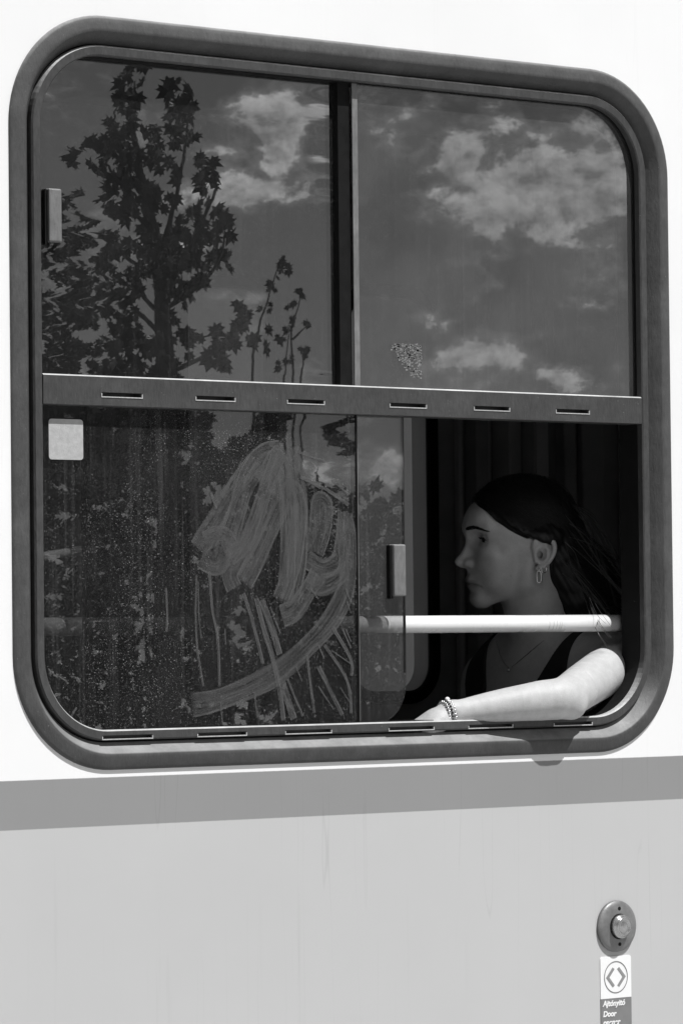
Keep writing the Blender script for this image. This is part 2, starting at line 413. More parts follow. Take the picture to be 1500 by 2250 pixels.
# edge seals of the panes
MB().box(-.0235, -.0002, .0225, .0420, 2.0302, IZ1+.004).build('edge_seal', M['black'], pane_ul)
MB().box(.0002, .0110, .0165, .0186, 2.0302, IZ1+.004).build('edge_strip', M['handle'], pane_ur, bevel=.0007)
MB().box(.0016, .0040, .0175, .0258, IZ0, 1.9861).build('edge_seal', M['black'], pane_ll)
MB().box(.1082, .1096, .0326, .0379, IZ0+.075, 1.9861).build('edge_seal', M['dark_seal'], pane_sl)
MB().box(-.4980, -.4950, .0270, .0385, IZ0, 1.9861).build('edge_seal', M['black'], pane_sl)
MB().box(.0045, .0150, .0300, .0326, IZ0, 1.9861).build('edge_strip', M['handle'], pane_sl)
# pull handles on the sliding panes
def handle(x0, x1, z0, z1, y0, y1, parent):
    o = MB().box(x0, x1, y0, y1, z0, z1).build('handle', M['handle'], parent, bevel=.0022)
    MB().box(x0-.0035, x0+.002, y0+.006, y1, z0-.004, z1-.001).build('handle_base', M['black'], o)
handle(-.5625, -.5400, 2.2235, 2.3010, .0205, .0328, pane_ul)
handle(.0755, .0995, 1.7080, 1.7880, .0180, .0328, pane_sl)
# square sticker on the lower left pane
MB().prism_y(rpoly(-.5685, -.5080, 1.9072, 1.9662, *([.005]*4), n=5), .0180, .0188).build('square_sticker', M['sticker'], pane_ll)
# glue residue on the upper right pane
mbr = MB()
for k in range(320):
    x = random.uniform(.075, .135); z = random.uniform(2.047, 2.100)
    if z < 2.048+(.135-x)*.75+random.uniform(-.01, .006) and False: continue
    if (z-2.047)/.053 < 1-(x-.062)/.055: continue
    w, h = random.uniform(.0008, .0030), random.uniform(.0005, .0014)
    mbr.prism_y(rpoly(x-w, x+w, z-h, z+h, *([h*.9]*4), n=3), .0186, .01885)
r_ = mbr.build('glue_residue', M['residue'], pane_ur); r_['kind'] = 'stuff'
SM={'tail': ([(-0.318, 1.547), (-0.268, 1.554), (-0.201, 1.574), (-0.147, 1.597), (-0.092, 1.635), (-0.051, 1.671), (-0.022, 1.714), (-0.016, 1.747), (-0.017, 1.79), (-0.022, 1.829)], 0.0255), 'a': ([(-0.302, 1.778), (-0.27, 1.818), (-0.224, 1.88), (-0.181, 1.919), (-0.143, 1.928)], 0.0244), 'b': ([(-0.143, 1.928), (-0.165, 1.9), (-0.171, 1.859), (-0.193, 1.806), (-0.226, 1.763), (-0.242, 1.742), (-0.234, 1.719)], 0.0233), 'c': ([(-0.297, 1.767), (-0.266, 1.757), (-0.246, 1.793), (-0.225, 1.844), (-0.211, 1.88), (-0.186, 1.912)], 0.0267), 'd': ([(-0.127, 1.933), (-0.116, 1.892), (-0.112, 1.828), (-0.112, 1.764), (-0.13, 1.699)], 0.0267), 'e': ([(-0.218, 1.727), (-0.194, 1.763), (-0.161, 1.817), (-0.133, 1.86), (-0.119, 1.866), (-0.109, 1.837), (-0.118, 1.785), (-0.129, 1.742), (-0.149, 1.7)], 0.0244), 'f': ([(-0.082, 1.774), (-0.079, 1.824), (-0.073, 1.854), (-0.056, 1.846), (-0.06, 1.807), (-0.077, 1.772)], 0.0178), 'g': ([(-0.096, 1.764), (-0.063, 1.751), (-0.033, 1.764), (-0.024, 1.807), (-0.02, 1.838)], 0.0222), 'h': ([(-0.096, 1.734), (-0.064, 1.723), (-0.03, 1.74), (-0.02, 1.764)], 0.02), 'i': ([(-0.146, 1.678), (-0.119, 1.689), (-0.091, 1.721), (-0.074, 1.742)], 0.0244),
 'j': ([(-0.157, 1.925), (-0.135, 1.88), (-0.131, 1.80), (-0.136, 1.72)], 0.024), 'k': ([(-0.29, 1.79), (-0.255, 1.80), (-0.235, 1.775)], 0.022), 'l': ([(-0.245, 1.765), (-0.205, 1.80), (-0.17, 1.88), (-0.15, 1.92)], 0.02)}
DR=[([(-0.305, 1.742), (-0.307, 1.679), (-0.304, 1.626), (-0.294, 1.574)], 0.004), ([(-0.302, 1.732), (-0.301, 1.679), (-0.297, 1.645)], 0.0027), ([(-0.281, 1.748), (-0.276, 1.689), (-0.267, 1.647), (-0.264, 1.573)], 0.0053), ([(-0.253, 1.66), (-0.252, 1.636)], 0.0027), ([(-0.218, 1.714), (-0.2, 1.668), (-0.182, 1.606)], 0.0067), ([(-0.194, 1.708), (-0.179, 1.657), (-0.163, 1.614), (-0.15, 1.561), (-0.144, 1.52)], 0.01), ([(-0.184, 1.704), (-0.163, 1.657), (-0.15, 1.62)], 0.0122), ([(-0.147, 1.58), (-0.124, 1.522)], 0.0133), ([(-0.136, 1.584), (-0.107, 1.526)], 0.0049), ([(-0.098, 1.62), (-0.085, 1.53)], 0.0056), ([(-0.076, 1.602), (-0.03, 1.526)], 0.0084), ([(-0.065, 1.635), (-0.021, 1.58), (-0.013, 1.528)], 0.0058), ([(-0.048, 1.662), (-0.013, 1.612), (-0.012, 1.586)], 0.0067), ([(-0.029, 1.66), (-0.012, 1.628)], 0.0036), ([(-0.022, 1.658), (-0.012, 1.638)], 0.0027), ([(-0.199, 1.566), (-0.194, 1.526)], 0.0044), ([(-0.263, 1.552), (-0.26, 1.521)], 0.0027), ([(-0.051, 1.626), (-0.012, 1.604)], 0.0022), ([(-0.077, 1.572), (-0.047, 1.535)], 0.0027), ([(-0.035, 1.57), (-0.012, 1.541)], 0.0022), ([(-0.12, 1.603), (-0.108, 1.579)], 0.0027), ([(-0.076, 1.635), (-0.065, 1.613)], 0.0031), ([(-0.025, 1.591), (-0.012, 1.558)], 0.0031), ([(-0.108, 1.89), (-0.062, 1.872)], 0.0058), ([(-0.062, 1.874), (-0.014, 1.848)], 0.0058), ([(-0.045, 1.885), (-0.014, 1.864)], 0.004), ([(-0.11, 1.927), (-0.058, 1.913)], 0.0044), ([(-0.091, 1.721), (-0.075, 1.704)], 0.0031), ([(-0.022, 1.721), (-0.012, 1.699)], 0.0036), ([(-0.02, 1.701), (-0.012, 1.682)], 0.0027), ([(-0.277, 1.864), (-0.268, 1.839)], 0.0049), ([(-0.168, 1.693), (-0.149, 1.652)], 0.0036), ([(-0.362,1.722),(-0.360,1.68),(-0.362,1.656)], .0045)]
y = .0187
for k, (pts, w) in SM.items():
    MB().ribbon(pts, w*1.55, y, 10, 10).build('grease_smear', M['smear'], pane_ll); y -= .00004
for pts, w in DR:
    MB().ribbon(pts, w, y, 3, 8).build('dried_drip', M['drip'], pane_ll); y -= .00003

# grab rail inside
rail = MB().tube([(-.70, .078, 1.6655), (-.30, .078, 1.6650), (.0, .078, 1.6645), (.3, .078, 1.6640), (.70, .078, 1.6635)], .0138, 28).build('grab_rail', M['white_tube'], train, True)
for x in (-.69, .69):
    MB().tube([(x, .055, 1.6645), (x, .078, 1.6645)], .011, 14).build('rail_bracket', M['white_tube'], rail, True)
for x in (.437, .446, .453, .459, .463):
    MB().tube([(x-.0004, .078, 1.66375), (x+.0004, .078, 1.66375)], .0140, 28).build('scuff_ring', plain('scuff', .55, .5), rail, True)

# door opener and its sign
def disc(rad_h, cx, cz, seg=40):
    return [[(cx+r*math.cos(2*math.pi*k/seg), y, cz+r*math.sin(2*math.pi*k/seg)) for k in range(seg)] for r, y in rad_h]
bx, bz = .5125, 1.1768
btn = MB().rings(disc([(.0412, .0), (.0412, -.0040), (.0402, -.0054), (.034, -.0078), (.020, -.0092), (.0005, -.0092)], bx, bz), False, True).build('door_opener', plain('button_metal', .20, .42, .25, 60, .15, 300, metal=.3), train, True)
kn = MB().rings(disc([(.0190, -.0085), (.0190, -.0160), (.0182, -.0175), (.0150, -.0178), (.0148, -.0200), (.0138, -.0212), (.0120, -.0214), (.0112, -.0200), (.0075, -.0200), (.0062, -.0212), (.0035, -.0214), (.0005, -.0214)], bx, bz), False, True).build('push_button', plain('button_polished', .48, .22, .15, 90, metal=.8), btn, True)
MB().rings(disc([(.0205, -.0080), (.0205, -.0096), (.0192, -.0102)], bx, bz), False, True).build('button_collar', M['black'], btn)
for dz in (.0285, -.0285):
    MB().rings(disc([(.0030, -.0070), (.0030, -.0090), (.0005, -.0090)], bx+.001, bz+dz, 14), False, True).build('screw_hole', M['black'], btn)
sign = MB().prism_y(rpoly(.4775, .5440, 1.0620, 1.1290, 0, 0, .004, .004, n=5), -.0014, .0).build('door_sign', plain('sign_white', .84, .4, .03, 30), train)
MB().prism_y(rpoly(.4775, .5440, .985, 1.0617), -.0013, .0).build('sign_panel', plain('sign_grey', .20, .45, .08, 60), sign)
prt = plain('sign_print', .15, .5, .05)
def ringflat(cx, cz, r, w, y0, y1, seg=48):
    return [[(cx+q*math.cos(2*math.pi*k/seg), y, cz+q*math.sin(2*math.pi*k/seg)) for k in range(seg)] for q, y in ((r, y0), (r, y1), (r-w, y1), (r-w, y0))]
MB().rings(ringflat(.5105, 1.0955, .0255, .0011, -.0020, -.0013), True).build('sign_ring', prt, sign)
for s in (-1, 1):
    c = .5105
    P = [(c+s*.0045, 1.1095), (c+s*.0190, 1.0955), (c+s*.0045, 1.0815)]
    q = MB(); t = .0026
    A = [(c+s*.0030, 1.1085), (c+s*.0070, 1.1112), (c+s*.0212, 1.0955), (c+s*.0070, 1.0798), (c+s*.0030, 1.0825), (c+s*.0145, 1.0955)]
    if s < 0: A = A[::-1]
    q.prism_y(A[::-1], -.0020, -.0013); q.build('sign_arrow', plain('arrow_print', .26, .5, .05), sign)
def text(s, x, z, size, mtl, parent, name='sign_lettering'):
    cu = bpy.data.curves.new('t', 'FONT'); cu.body = s; cu.size = size; cu.shear = .22; cu.offset = .00045; cu.extrude = .0003
    o = bpy.data.objects.new('t', cu); COL.objects.link(o); bpy.context.view_layer.update()
    me = bpy.data.meshes.new_from_object(o.evaluated_get(bpy.context.evaluated_depsgraph_get())); bpy.data.objects.remove(o)
    me.transform(Matrix.Translation((x, -.0017, z)) @ Matrix.Rotation(math.pi/2, 4, 'X'))
    me.materials.clear(); return link(name, me, mtl, parent)
wl = plain('letter_white', .82, .5, .03)
text('Ajtónyitó', .4812, 1.0500, .0125, wl, sign); text('Door', .4812, 1.0335, .0125, wl, sign); text('opener', .4812, 1.0200, .0125, wl, sign)

# interior shell
lining = plain('interior_lining', .75, .5, .15, 6, .1, 100)
dark = plain('interior_dark', .42, .5, .2, 8)
mid = plain('interior_trim', .6, .45, .15, 8)
link('wall_lining', sheet_with_holes([(XA+.05, .62), (XB-.05, .62), (XB-.05, 2.80), (XA+.05, 2.80)], [rpoly(-.66, .66, 1.44, 2.57, *([.17]*4), n=12)], .058, .066), lining, train)
MB().box(XA, XB, .056, YF-.056, .56, .62).build('floor', plain('floor_vinyl', .35, .6, .2, 10), train)
MB().box(XA+.05, XB-.05, .067, YF-.067, 2.80, 2.84).build('ceiling', plain('ceiling_panel', .7, .5, .08, 6), train)
opw = [(-4.2, -3.0), (-2.6, -1.2), (1.375, 1.595), (1.835, 2.066), (3.0, 4.2)]  # outermost ones lie out of view, added to let more daylight inside
holes = [rpoly(a, b, 1.515, 2.425, *([.065]*4), n=8) for a, b in opw]
link('opposite_wall', sheet_with_holes([(XA, .42), (XB, .42), (XB, 2.92), (XA, 2.92)], holes, YF-.055, YF), dark, train)
for a, b in opw:
    f_ = MB().rings([ring_loop(o, yy, a, b, 1.515, 2.425, .065, 8) for o, yy in ((-.026, YF-.056), (-.026, YF-.064), (-.020, YF-.068), (.000, YF-.066), (.004, YF-.060), (.0, YF-.050))], True).build('far_window', M['black'], train)
    MB().prism_y(rpoly(a+.002, b-.002, 1.517, 2.423,*([.062]*4),n=6), YF-.058, YF-.0535).build('pane', M['glass_op'], f_)
# door pillar, trims and folded partition on the far side
for a, b, y0, mt in ((2.145, 2.160, YF-.075, mid), (2.178, 2.215, YF-.10, dark), (2.222, 2.236, YF-.085, mid), (2.262, 2.30, YF-.12, mid), (2.302, 2.312, YF-.16, dark), (2.335, 2.42, YF-.08, lining), (2.46, 2.50, YF-.09, dark), (2.53, 2.60, YF-.075, dark), (2.66, 2.70, YF-.08, mid), (2.74, 2.80, YF-.11, dark)):
    MB().box(a, b, y0, YF-.0565, .63, 2.79).build('wall_trim', mt, train, bevel=.004)
# seat in front of the passenger, seen through the left edge of the pane
st_m = plain('seat_shell', .16, .4, .1, 10)
MB().rings([[(-.36+dx*w, .10+.0, z) for dx in (0, .045)] + [(-.36+dx*w, .52, z) for dx in (.045, 0)] for z, w in ((1.05, 1), (1.4, 1), (1.60, .9), (1.675, .7))], False, True).build('seat_back', st_m, train, bevel=.015)
MB().tube([(-.66, .075, 1.762), (-.55, .062, 1.768), (-.47, .060, 1.779)], .0065, 12).build('seat_grip', M['white_tube'], train, True)
MB().box(-.86, -.36, .10, .52, 1.0, 1.06).build('seat_base', st_m, train, bevel=.015)
MB().box(.40, .98, .10, .56, 1.00, 1.07).build('seat_base', st_m, train, bevel=.015)
MB().box(.93, .99, .10, .56, 1.00, 1.55).build('seat_back', st_m, train, bevel=.02)
# roof, end walls
rf = MB(); n = 14
loops = []
for r in (0, .05):
    loops.append([(YF/2 - (YF/2-r)*math.cos(math.pi*i/n)*1.0, 2.925-r*.0+ (.55-r)*math.sin(math.pi*i/n)) for i in range(n+1)])
for x in (XA, XB):
    for lp in loops: rf.v += [(x, yy, zz) for yy, zz in lp]
k = n+1
for i in range(n):
    rf.f += [(i, i+1, 2*k+i+1, 2*k+i), (k+i, 3*k+i, 3*k+i+1, k+i+1), (i, k+i, k+i+1, i+1), (2*k+i, 2*k+i+1, 3*k+i+1, 3*k+i)]
rf.build('roof', plain('roof_paint', .35, .5), train, True)
for x in (XA-.05, XB): MB().box(x, x+.05, .0, YF, .42, 2.92).build('end_wall', M['paint'], train)
MB().box(XA, XB, .12, YF-.12, .20, .555).build('underframe', plain('underframe_black', .03, .7), train)

# wall beyond the far side of the track
tag(MB().box(-14, 22, 7.2, 7.5, .0, 5.5).build('concrete_wall', plain('old_concrete', .085, .8, .2, 3, .3, 40)), 'plain dark concrete wall beyond the far windows of the carriage', 'wall')
# ------------------------------------------------------------------ trees mirrored in the glass
MAPLE= [(10.805, -15.409, 5.18, 0.08), (10.766, -15.448, 5.02, 0.1), (10.693, -15.506, 5.035, 0.047), (10.983, -15.27, 5.084, 0.08), (11.036, -15.231, 4.99, 0.107), (11.048, -15.227, 4.857, 0.08), (10.942, -15.307, 4.991, 0.053), (10.684, -15.519, 4.862, 0.053), (10.778, -15.444, 4.86, 0.08), (10.623, -15.573, 4.743, 0.08), (10.737, -15.481, 4.741, 0.093), (10.872, -15.372, 4.766, 0.08), (10.945, -15.312, 4.805, 0.08), (10.51, -15.667, 4.664, 0.06), (10.666, -15.544, 4.609, 0.107), (10.77, -15.46, 4.608, 0.107), (10.884, -15.368, 4.633, 0.08), (10.988, -15.285, 4.591, 0.08), (11.144, -15.159, 4.629, 0.067), (11.155, -15.154, 4.536, 0.08), (10.71, -15.517, 4.395, 0.107), (10.803, -15.441, 4.434, 0.08), (10.897, -15.365, 4.433, 0.08), (10.742, -15.494, 4.328, 0.067), (10.846, -15.412, 4.274, 0.08), (11.125, -15.183, 4.403, 0.053), (11.033, -15.26, 4.324, 0.08), (11.086, -15.221, 4.23, 0.093), (11.23, -15.102, 4.308, 0.08), (11.242, -15.097, 4.215, 0.067), (11.191, -15.14, 4.149, 0.04), (10.91, -15.366, 4.14, 0.12), (10.692, -15.541, 4.156, 0.08), (11.014, -15.282, 4.151, 0.093), (11.213, -15.128, 4.016, 0.08), (11.078, -15.236, 4.017, 0.107), (10.953, -15.337, 3.992, 0.12), (10.808, -15.453, 4.021, 0.107), (10.662, -15.569, 4.063, 0.08), (11.142, -15.19, 3.883, 0.08), (11.007, -15.299, 3.885, 0.107), (10.768, -15.493, 3.822, 0.093), (10.913, -15.374, 3.886, 0.053), (11.06, -15.26, 3.791, 0.067), (10.782, -15.492, 3.569, 0.107), (10.752, -15.52, 3.462, 0.093), (10.957, -15.348, 3.633, 0.08), (10.918, -15.387, 3.46, 0.093), (11.208, -15.151, 3.51, 0.107), (11.189, -15.172, 3.39, 0.093), (11.331, -15.046, 3.681, 0.08), (11.311, -15.066, 3.575, 0.08), (11.416, -14.984, 3.52, 0.067)]
SAP= [(10.9, -14.099, 3.917, 0.041), (10.926, -14.081, 3.853, 0.038), (10.882, -14.121, 3.751, 0.058), (10.833, -14.164, 3.637, 0.038), (11.002, -14.025, 3.724, 0.028), (10.953, -14.068, 3.635, 0.026), (10.934, -14.088, 3.507, 0.026), (10.969, -14.058, 3.558, 0.018), (10.895, -14.122, 3.431, 0.023), (11.039, -14.003, 3.519, 0.018), (11.035, -14.012, 3.378, 0.023), (11.006, -14.036, 3.353, 0.032), (10.946, -14.086, 3.315, 0.026), (10.887, -14.135, 3.278, 0.026)]
MTR= [(10.979, -15.407, 1.701), (10.956, -15.362, 3.3), (10.934, -15.359, 3.833), (10.889, -15.382, 4.166), (10.823, -15.42, 4.554), (10.778, -15.444, 4.86), (10.785, -15.427, 5.14)]
MBR= [[(10.911, -15.369, 4.033), (10.991, -15.292, 4.365), (11.039, -15.239, 4.737), (11.046, -15.222, 5.03)], [(10.946, -15.352, 3.766), (11.077, -15.233, 4.124), (11.197, -15.122, 4.469), (11.154, -15.151, 4.629)], [(10.946, -15.354, 3.7), (11.121, -15.208, 3.857), (11.213, -15.128, 4.016), (11.241, -15.095, 4.255)], [(10.911, -15.367, 4.1), (10.773, -15.468, 4.368), (10.698, -15.52, 4.555), (10.634, -15.565, 4.729)], [(10.867, -15.393, 4.34), (10.76, -15.47, 4.554), (10.695, -15.512, 4.835), (10.693, -15.506, 5.021)], [(10.959, -15.352, 3.5), (10.811, -15.463, 3.688), (10.75, -15.517, 3.569), (10.699, -15.561, 3.49)], [(10.961, -15.358, 3.3), (11.147, -15.205, 3.404), (11.27, -15.101, 3.522), (11.373, -15.014, 3.627)], [(10.934, -15.357, 3.899), (10.766, -15.487, 4.022), (10.671, -15.558, 4.129)], [(10.957, -15.348, 3.633), (10.831, -15.443, 3.794), (10.768, -15.492, 3.835)]]
SST= [[(10.963, -14.096, 2.714), (10.962, -14.076, 3.226), (10.955, -14.073, 3.482), (10.983, -14.045, 3.609), (11.002, -14.025, 3.737)], [(10.771, -14.241, 2.973), (10.795, -14.202, 3.458), (10.833, -14.164, 3.637), (10.871, -14.127, 3.802), (10.9, -14.099, 3.917)], [(10.96, -14.07, 3.43), (11.034, -14.007, 3.519)], [(11.001, -14.06, 2.842), (11.011, -14.034, 3.289), (11.025, -14.02, 3.378)], [(10.922, -14.124, 2.843), (10.927, -14.104, 3.252), (10.945, -14.081, 3.482)]]
CAN= [(10.516, -16.106, 3.167, 0.072), (10.549, -16.083, 3.085, 0.072), (10.537, -16.098, 2.953, 0.072), (10.546, -16.096, 2.811, 0.072), (10.519, -16.121, 2.74, 0.072), (10.645, -16.002, 3.192, 0.072), (10.642, -16.008, 3.1, 0.072), (10.628, -16.026, 2.934, 0.072), (10.619, -16.038, 2.8, 0.072), (10.653, -16.013, 2.738, 0.072), (10.698, -15.96, 3.185, 0.072), (10.745, -15.926, 3.074, 0.072), (10.71, -15.959, 2.952, 0.072), (10.702, -15.97, 2.845, 0.072), (10.724, -15.958, 2.708, 0.072), (10.801, -15.876, 3.203, 0.072), (10.802, -15.88, 3.068, 0.072), (10.807, -15.88, 2.977, 0.072), (10.836, -15.863, 2.822, 0.072), (10.827, -15.874, 2.726, 0.072), (10.933, -15.771, 3.161, 0.072), (10.891, -15.809, 3.075, 0.072), (10.922, -15.789, 2.931, 0.072), (10.934, -15.784, 2.829, 0.072), (10.93, -15.792, 2.694, 0.072), (10.992, -15.723, 3.178, 0.072), (11.023, -15.704, 3.041, 0.072), (11.005, -15.723, 2.938, 0.072), (10.982, -15.744, 2.84, 0.072), (11.022, -15.718, 2.709, 0.072), (11.079, -15.653, 3.179, 0.072), (11.107, -15.636, 3.051, 0.072), (11.092, -15.652, 2.946, 0.072), (11.1, -15.651, 2.804, 0.072), (11.102, -15.654, 2.709, 0.072), (11.188, -15.564, 3.211, 0.072), (11.168, -15.587, 3.048, 0.072), (11.216, -15.553, 2.934, 0.072), (11.277, -15.493, 3.2, 0.072), (11.284, -15.494, 3.029, 0.072), (11.299, -15.486, 2.937, 0.072), (11.304, -15.486, 2.836, 0.072), (11.289, -15.505, 2.671, 0.072), (11.633, -15.213, 3.047, 0.064), (11.671, -15.186, 2.966, 0.064), (11.585, -15.258, 2.903, 0.064), (11.707, -15.152, 3.078, 0.048), (11.983, -14.935, 2.962, 0.048), (12.021, -14.908, 2.866, 0.064), (11.486, -15.341, 2.809, 0.08), (11.387, -15.423, 2.746, 0.08), (11.598, -15.25, 2.823, 0.08)]
HED= [(12.229, -19.497, 2.718), (12.695, -19.128, 2.579), (13.236, -18.69, 2.638), (13.726, -18.292, 2.764), (14.191, -17.919, 2.724), (14.579, -17.61, 2.653), (14.965, -17.295, 2.78), (15.479, -16.875, 2.938), (15.995, -16.458, 2.998)]
LB= [(12.201, -18.158, 4.688), (12.155, -18.209, 4.337), (12.258, -18.138, 4.048), (12.187, -18.208, 3.697), (12.285, -18.124, 3.823)]
leaf_m = plain('maple_leaf', .045, .5, .3, 3)
leaf_m2 = plain('shrub_leaf', .045, .55, .3, 2)
bark_m = plain('bark', .07, .8, .3, 20, .5, 60)
def leaf_mesh(name, mtl):
    o = [(0, -.45), (.10, -.12), (.42, -.20), (.34, -.02), (.60, .14), (.40, .20), (.44, .42), (.20, .30), (.13, .44), (0, .68)]
    out = o + [(-x, y) for x, y in o[-2:0:-1]]
    v = [(0, .05, .0)] + [(x, y, -.18*x*x-.12*y*y) for x, y in out]
    f = [(0, i, i % len(out)+1) for i in range(1, len(out)+1)]
    me = bpy.data.meshes.new(name); me.from_pydata(v, [], f); me.materials.append(mtl); return me
LEAF = leaf_mesh('maple_leaf', leaf_m)
LV = np.array([v.co[:] for v in LEAF.vertices]); LF = [tuple(p.vertices) for p in LEAF.polygons]
rng = np.random.default_rng(5)
def leaf_mats(clusters, per, size, depth, squash=1.):
    out = []
    for (x, y, z, r) in clusters:
        n = max(3, int(per*(r/.08)**2))
        for _ in range(n):
            a = rng.uniform(0, 2*math.pi); q = r*math.sqrt(rng.uniform(0, 1))
            c = Vector((x, y, z)) + Vector((.62, .78, 0))*(q*math.cos(a)*1.0) + Vector((0, 0, q*math.sin(a)*squash)) + Vector((-.62, .78, 0))*rng.uniform(-depth, depth)
            s = size*rng.uniform(.65, 1.15)
            rot = Matrix.Rotation(R_(218.5+rng.uniform(-65, 65)), 4, 'Z') @ Matrix.Rotation(R_(rng.uniform(55, 125)), 4, 'X') @ Matrix.Rotation(math.pi+rng.uniform(-1.3, 1.3), 4, 'Z')
            out.append(Matrix.Translation(c) @ rot @ Matrix.Diagonal((s*rng.uniform(.6, 1.1), s*rng.uniform(.85, 1.1), s*rng.uniform(.2, 2.2), 1)))
    return out
def leaves_mesh(name, mats, mtl, parent):
    vs = []; fs = []; n = 0
    for m in mats:
        A = np.array(m); P = LV @ A[:3, :3].T + A[:3, 3]; vs.append(P); fs += [tuple(i+n for i in f) for f in LF]; n += len(LV)
    me = bpy.data.meshes.new(name); me.from_pydata(np.concatenate(vs).tolist(), [], fs)
    o = link(name, me, mtl, parent); o['kind'] = 'stuff'; return o
MAPLE += [(10.93, -15.4, 3.45, .1), (10.98, -15.35, 3.3, .11), (10.88, -15.42, 3.25, .1), (11.05, -15.3, 3.5, .09), (10.80, -15.5, 3.35, .1)]
mroot = empty('maple_tree', (MTR[0][0], MTR[0][1], 0)); tag(mroot, 'tall young maple tree with pointed leaves, mirrored in the left panes', 'tree')
tp = [(MTR[0][0], MTR[0][1], 0)] + MTR
MB().tube(tp, [.075, .07, .06, .05, .04, .028, .016, .006], 8).build('trunk', bark_m, mroot, True)
for b in MBR:
    pts = spline([(p[0]+rng.uniform(-.0, .0), p[1], p[2]) for p in b], 4)
    MB().tube(pts, list(np.linspace(.020, .004, len(pts))), 6).build('branch', bark_m, mroot, True)
m1 = leaf_mats([(a, b, c, r*.92) for a, b, c, r in MAPLE], 8.0, .13, .35)
rng.shuffle(m1)
m1 = [Matrix(m) for m in m1]
for m in m1[:300]:
    o = bpy.data.objects.new('leaf', LEAF); COL.objects.link(o); o.parent = mroot
    o.matrix_parent_inverse = Matrix.Translation(mroot.location).inverted(); o.matrix_basis = m
lv2 = m1[300:] + leaf_mats(CAN, 20, .115, .55)
leaves_mesh('crown', lv2, leaf_m, mroot)
sroot = empty('sapling', (SST[0][0][0], SST[0][0][1], 0)); tag(sroot, 'thin sapling with few leaves, mirrored beside the middle post', 'tree')
for i, b in enumerate(SST):
    pts = spline(([(b[0][0], b[0][1], 0)] if i in (0, 1, 3, 4) else []) + list(b), 5)
    MB().tube(pts, list(np.linspace(.010, .0025, len(pts))), 6).build('stem', bark_m, sroot, True)
ms = leaf_mats(SAP, 11, .07, .12)
LS = LEAF.copy(); 
for m in ms[:300]:
    o = bpy.data.objects.new('leaf', LEAF); COL.objects.link(o); o.parent = sroot
    o.matrix_parent_inverse = Matrix.Translation(sroot.location).inverted(); o.matrix_basis = m
# hedge of shrubs behind
HED = [(a, b, h) for (a, b, _), h in zip(HED, (3.35, 3.3, 3.2, 2.85, 2.72, 2.65, 2.78, 2.75, 2.7))]
for i, (x, y, z) in enumerate(HED):
    rt = empty('shrub', (x, y, 0)); tag(rt, 'dark leafy shrub of the hedge mirrored low in the glass', 'shrub', 'shrubs of the mirrored hedge')
    for k in range(5):
        a = rng.uniform(0, 6.28); MB().tube([(x, y, 0), (x+.2*math.cos(a), y+.2*math.sin(a), z*.5), (x+.45*math.cos(a), y+.45*math.sin(a), z*.85)], [.03, .02, .006], 5).build('stem', bark_m, rt)
    mm = []
    for _ in range(750):
        while True:
            q = rng.uniform(-1, 1, 3)
            if .25 < q @ q < 1: break
        h = z*.5
        c = Vector((x+q[0]*.62, y+q[1]*.55, h+.1+q[2]*h*(1+.12*math.sin(q[0]*7+i)))); 
        if c.z < .05: continue
        rot = Matrix.Rotation(rng.uniform(0, 6.28), 4, 'Z') @ Matrix.Rotation(R_(rng.uniform(30, 130)), 4, 'X')
        mm.append(Matrix.Translation(c) @ rot @ Matrix.Scale(rng.uniform(.09, .17), 4))
    leaves_mesh('foliage', mm, leaf_m2, rt)
# taller bush at the far left
x, y, z = LB[2]; rt = empty('bushy_tree', (x, y, 0)); tag(rt, 'soft bushy small tree mirrored at the left edge of the glass', 'tree')
MB().tube([(x, y, 0), (x, y, 2.2), (x-.1, y, 3.4), (x-.15, y, 4.4)], [.06, .05, .03, .008], 7).build('trunk', bark_m, rt, True)
mm = []
for (cx, cy, cz, n, r) in [(x-.12, y, 4.55, 50, .22), (x-.1, y, 4.15, 150, .38), (x-.02, y, 3.7, 230, .5), (x-.1, y, 3.2, 260, .55), (x, y, 2.7, 260, .6)]:
    mm += leaf_mats([(cx, cy, cz, r)], n*(.08/r)**2, .10, .3)
leaves_mesh('crown', mm, leaf_m2, rt)
# ------------------------------------------------------------------ the passenger: signed distance sculpt -> one continuous surface
F4 = np.float32
def smin(a, b, k):
    h = np.maximum(k-np.abs(a-b), 0)/k; return np.minimum(a, b)-h*h*k*.25
def smax(a, b, k): return -smin(-a, -b, k)
def sph(p, c, r):
    return np.sqrt((p[0]-c[0])**2+(p[1]-c[1])**2+(p[2]-c[2])**2)-r
def ell(p, c, r):
    x, y, z = (p[0]-c[0])/r[0], (p[1]-c[1])/r[1], (p[2]-c[2])/r[2]
    k0 = np.sqrt(x*x+y*y+z*z); k1 = np.sqrt((x/r[0])**2+(y/r[1])**2+(z/r[2])**2)+1e-6
    return k0*(k0-1)/k1
def cap(p, a, b, ra, rb=None):
    rb = ra if rb is None else rb
    ba = (b[0]-a[0], b[1]-a[1], b[2]-a[2]); L2 = ba[0]**2+ba[1]**2+ba[2]**2
    qx, qy, qz = p[0]-a[0], p[1]-a[1], p[2]-a[2]
    t = np.clip((qx*ba[0]+qy*ba[1]+qz*ba[2])/L2, 0, 1)
    return np.sqrt((qx-t*ba[0])**2+(qy-t*ba[1])**2+(qz-t*ba[2])**2)-(ra+(rb-ra)*t)
def chain(p, pts, rad, k):
    d = None
    for i in range(len(pts)-1):
        q = cap(p, pts[i], pts[i+1], rad[i], rad[i+1]); d = q if d is None else smin(d, q, k)
    return d

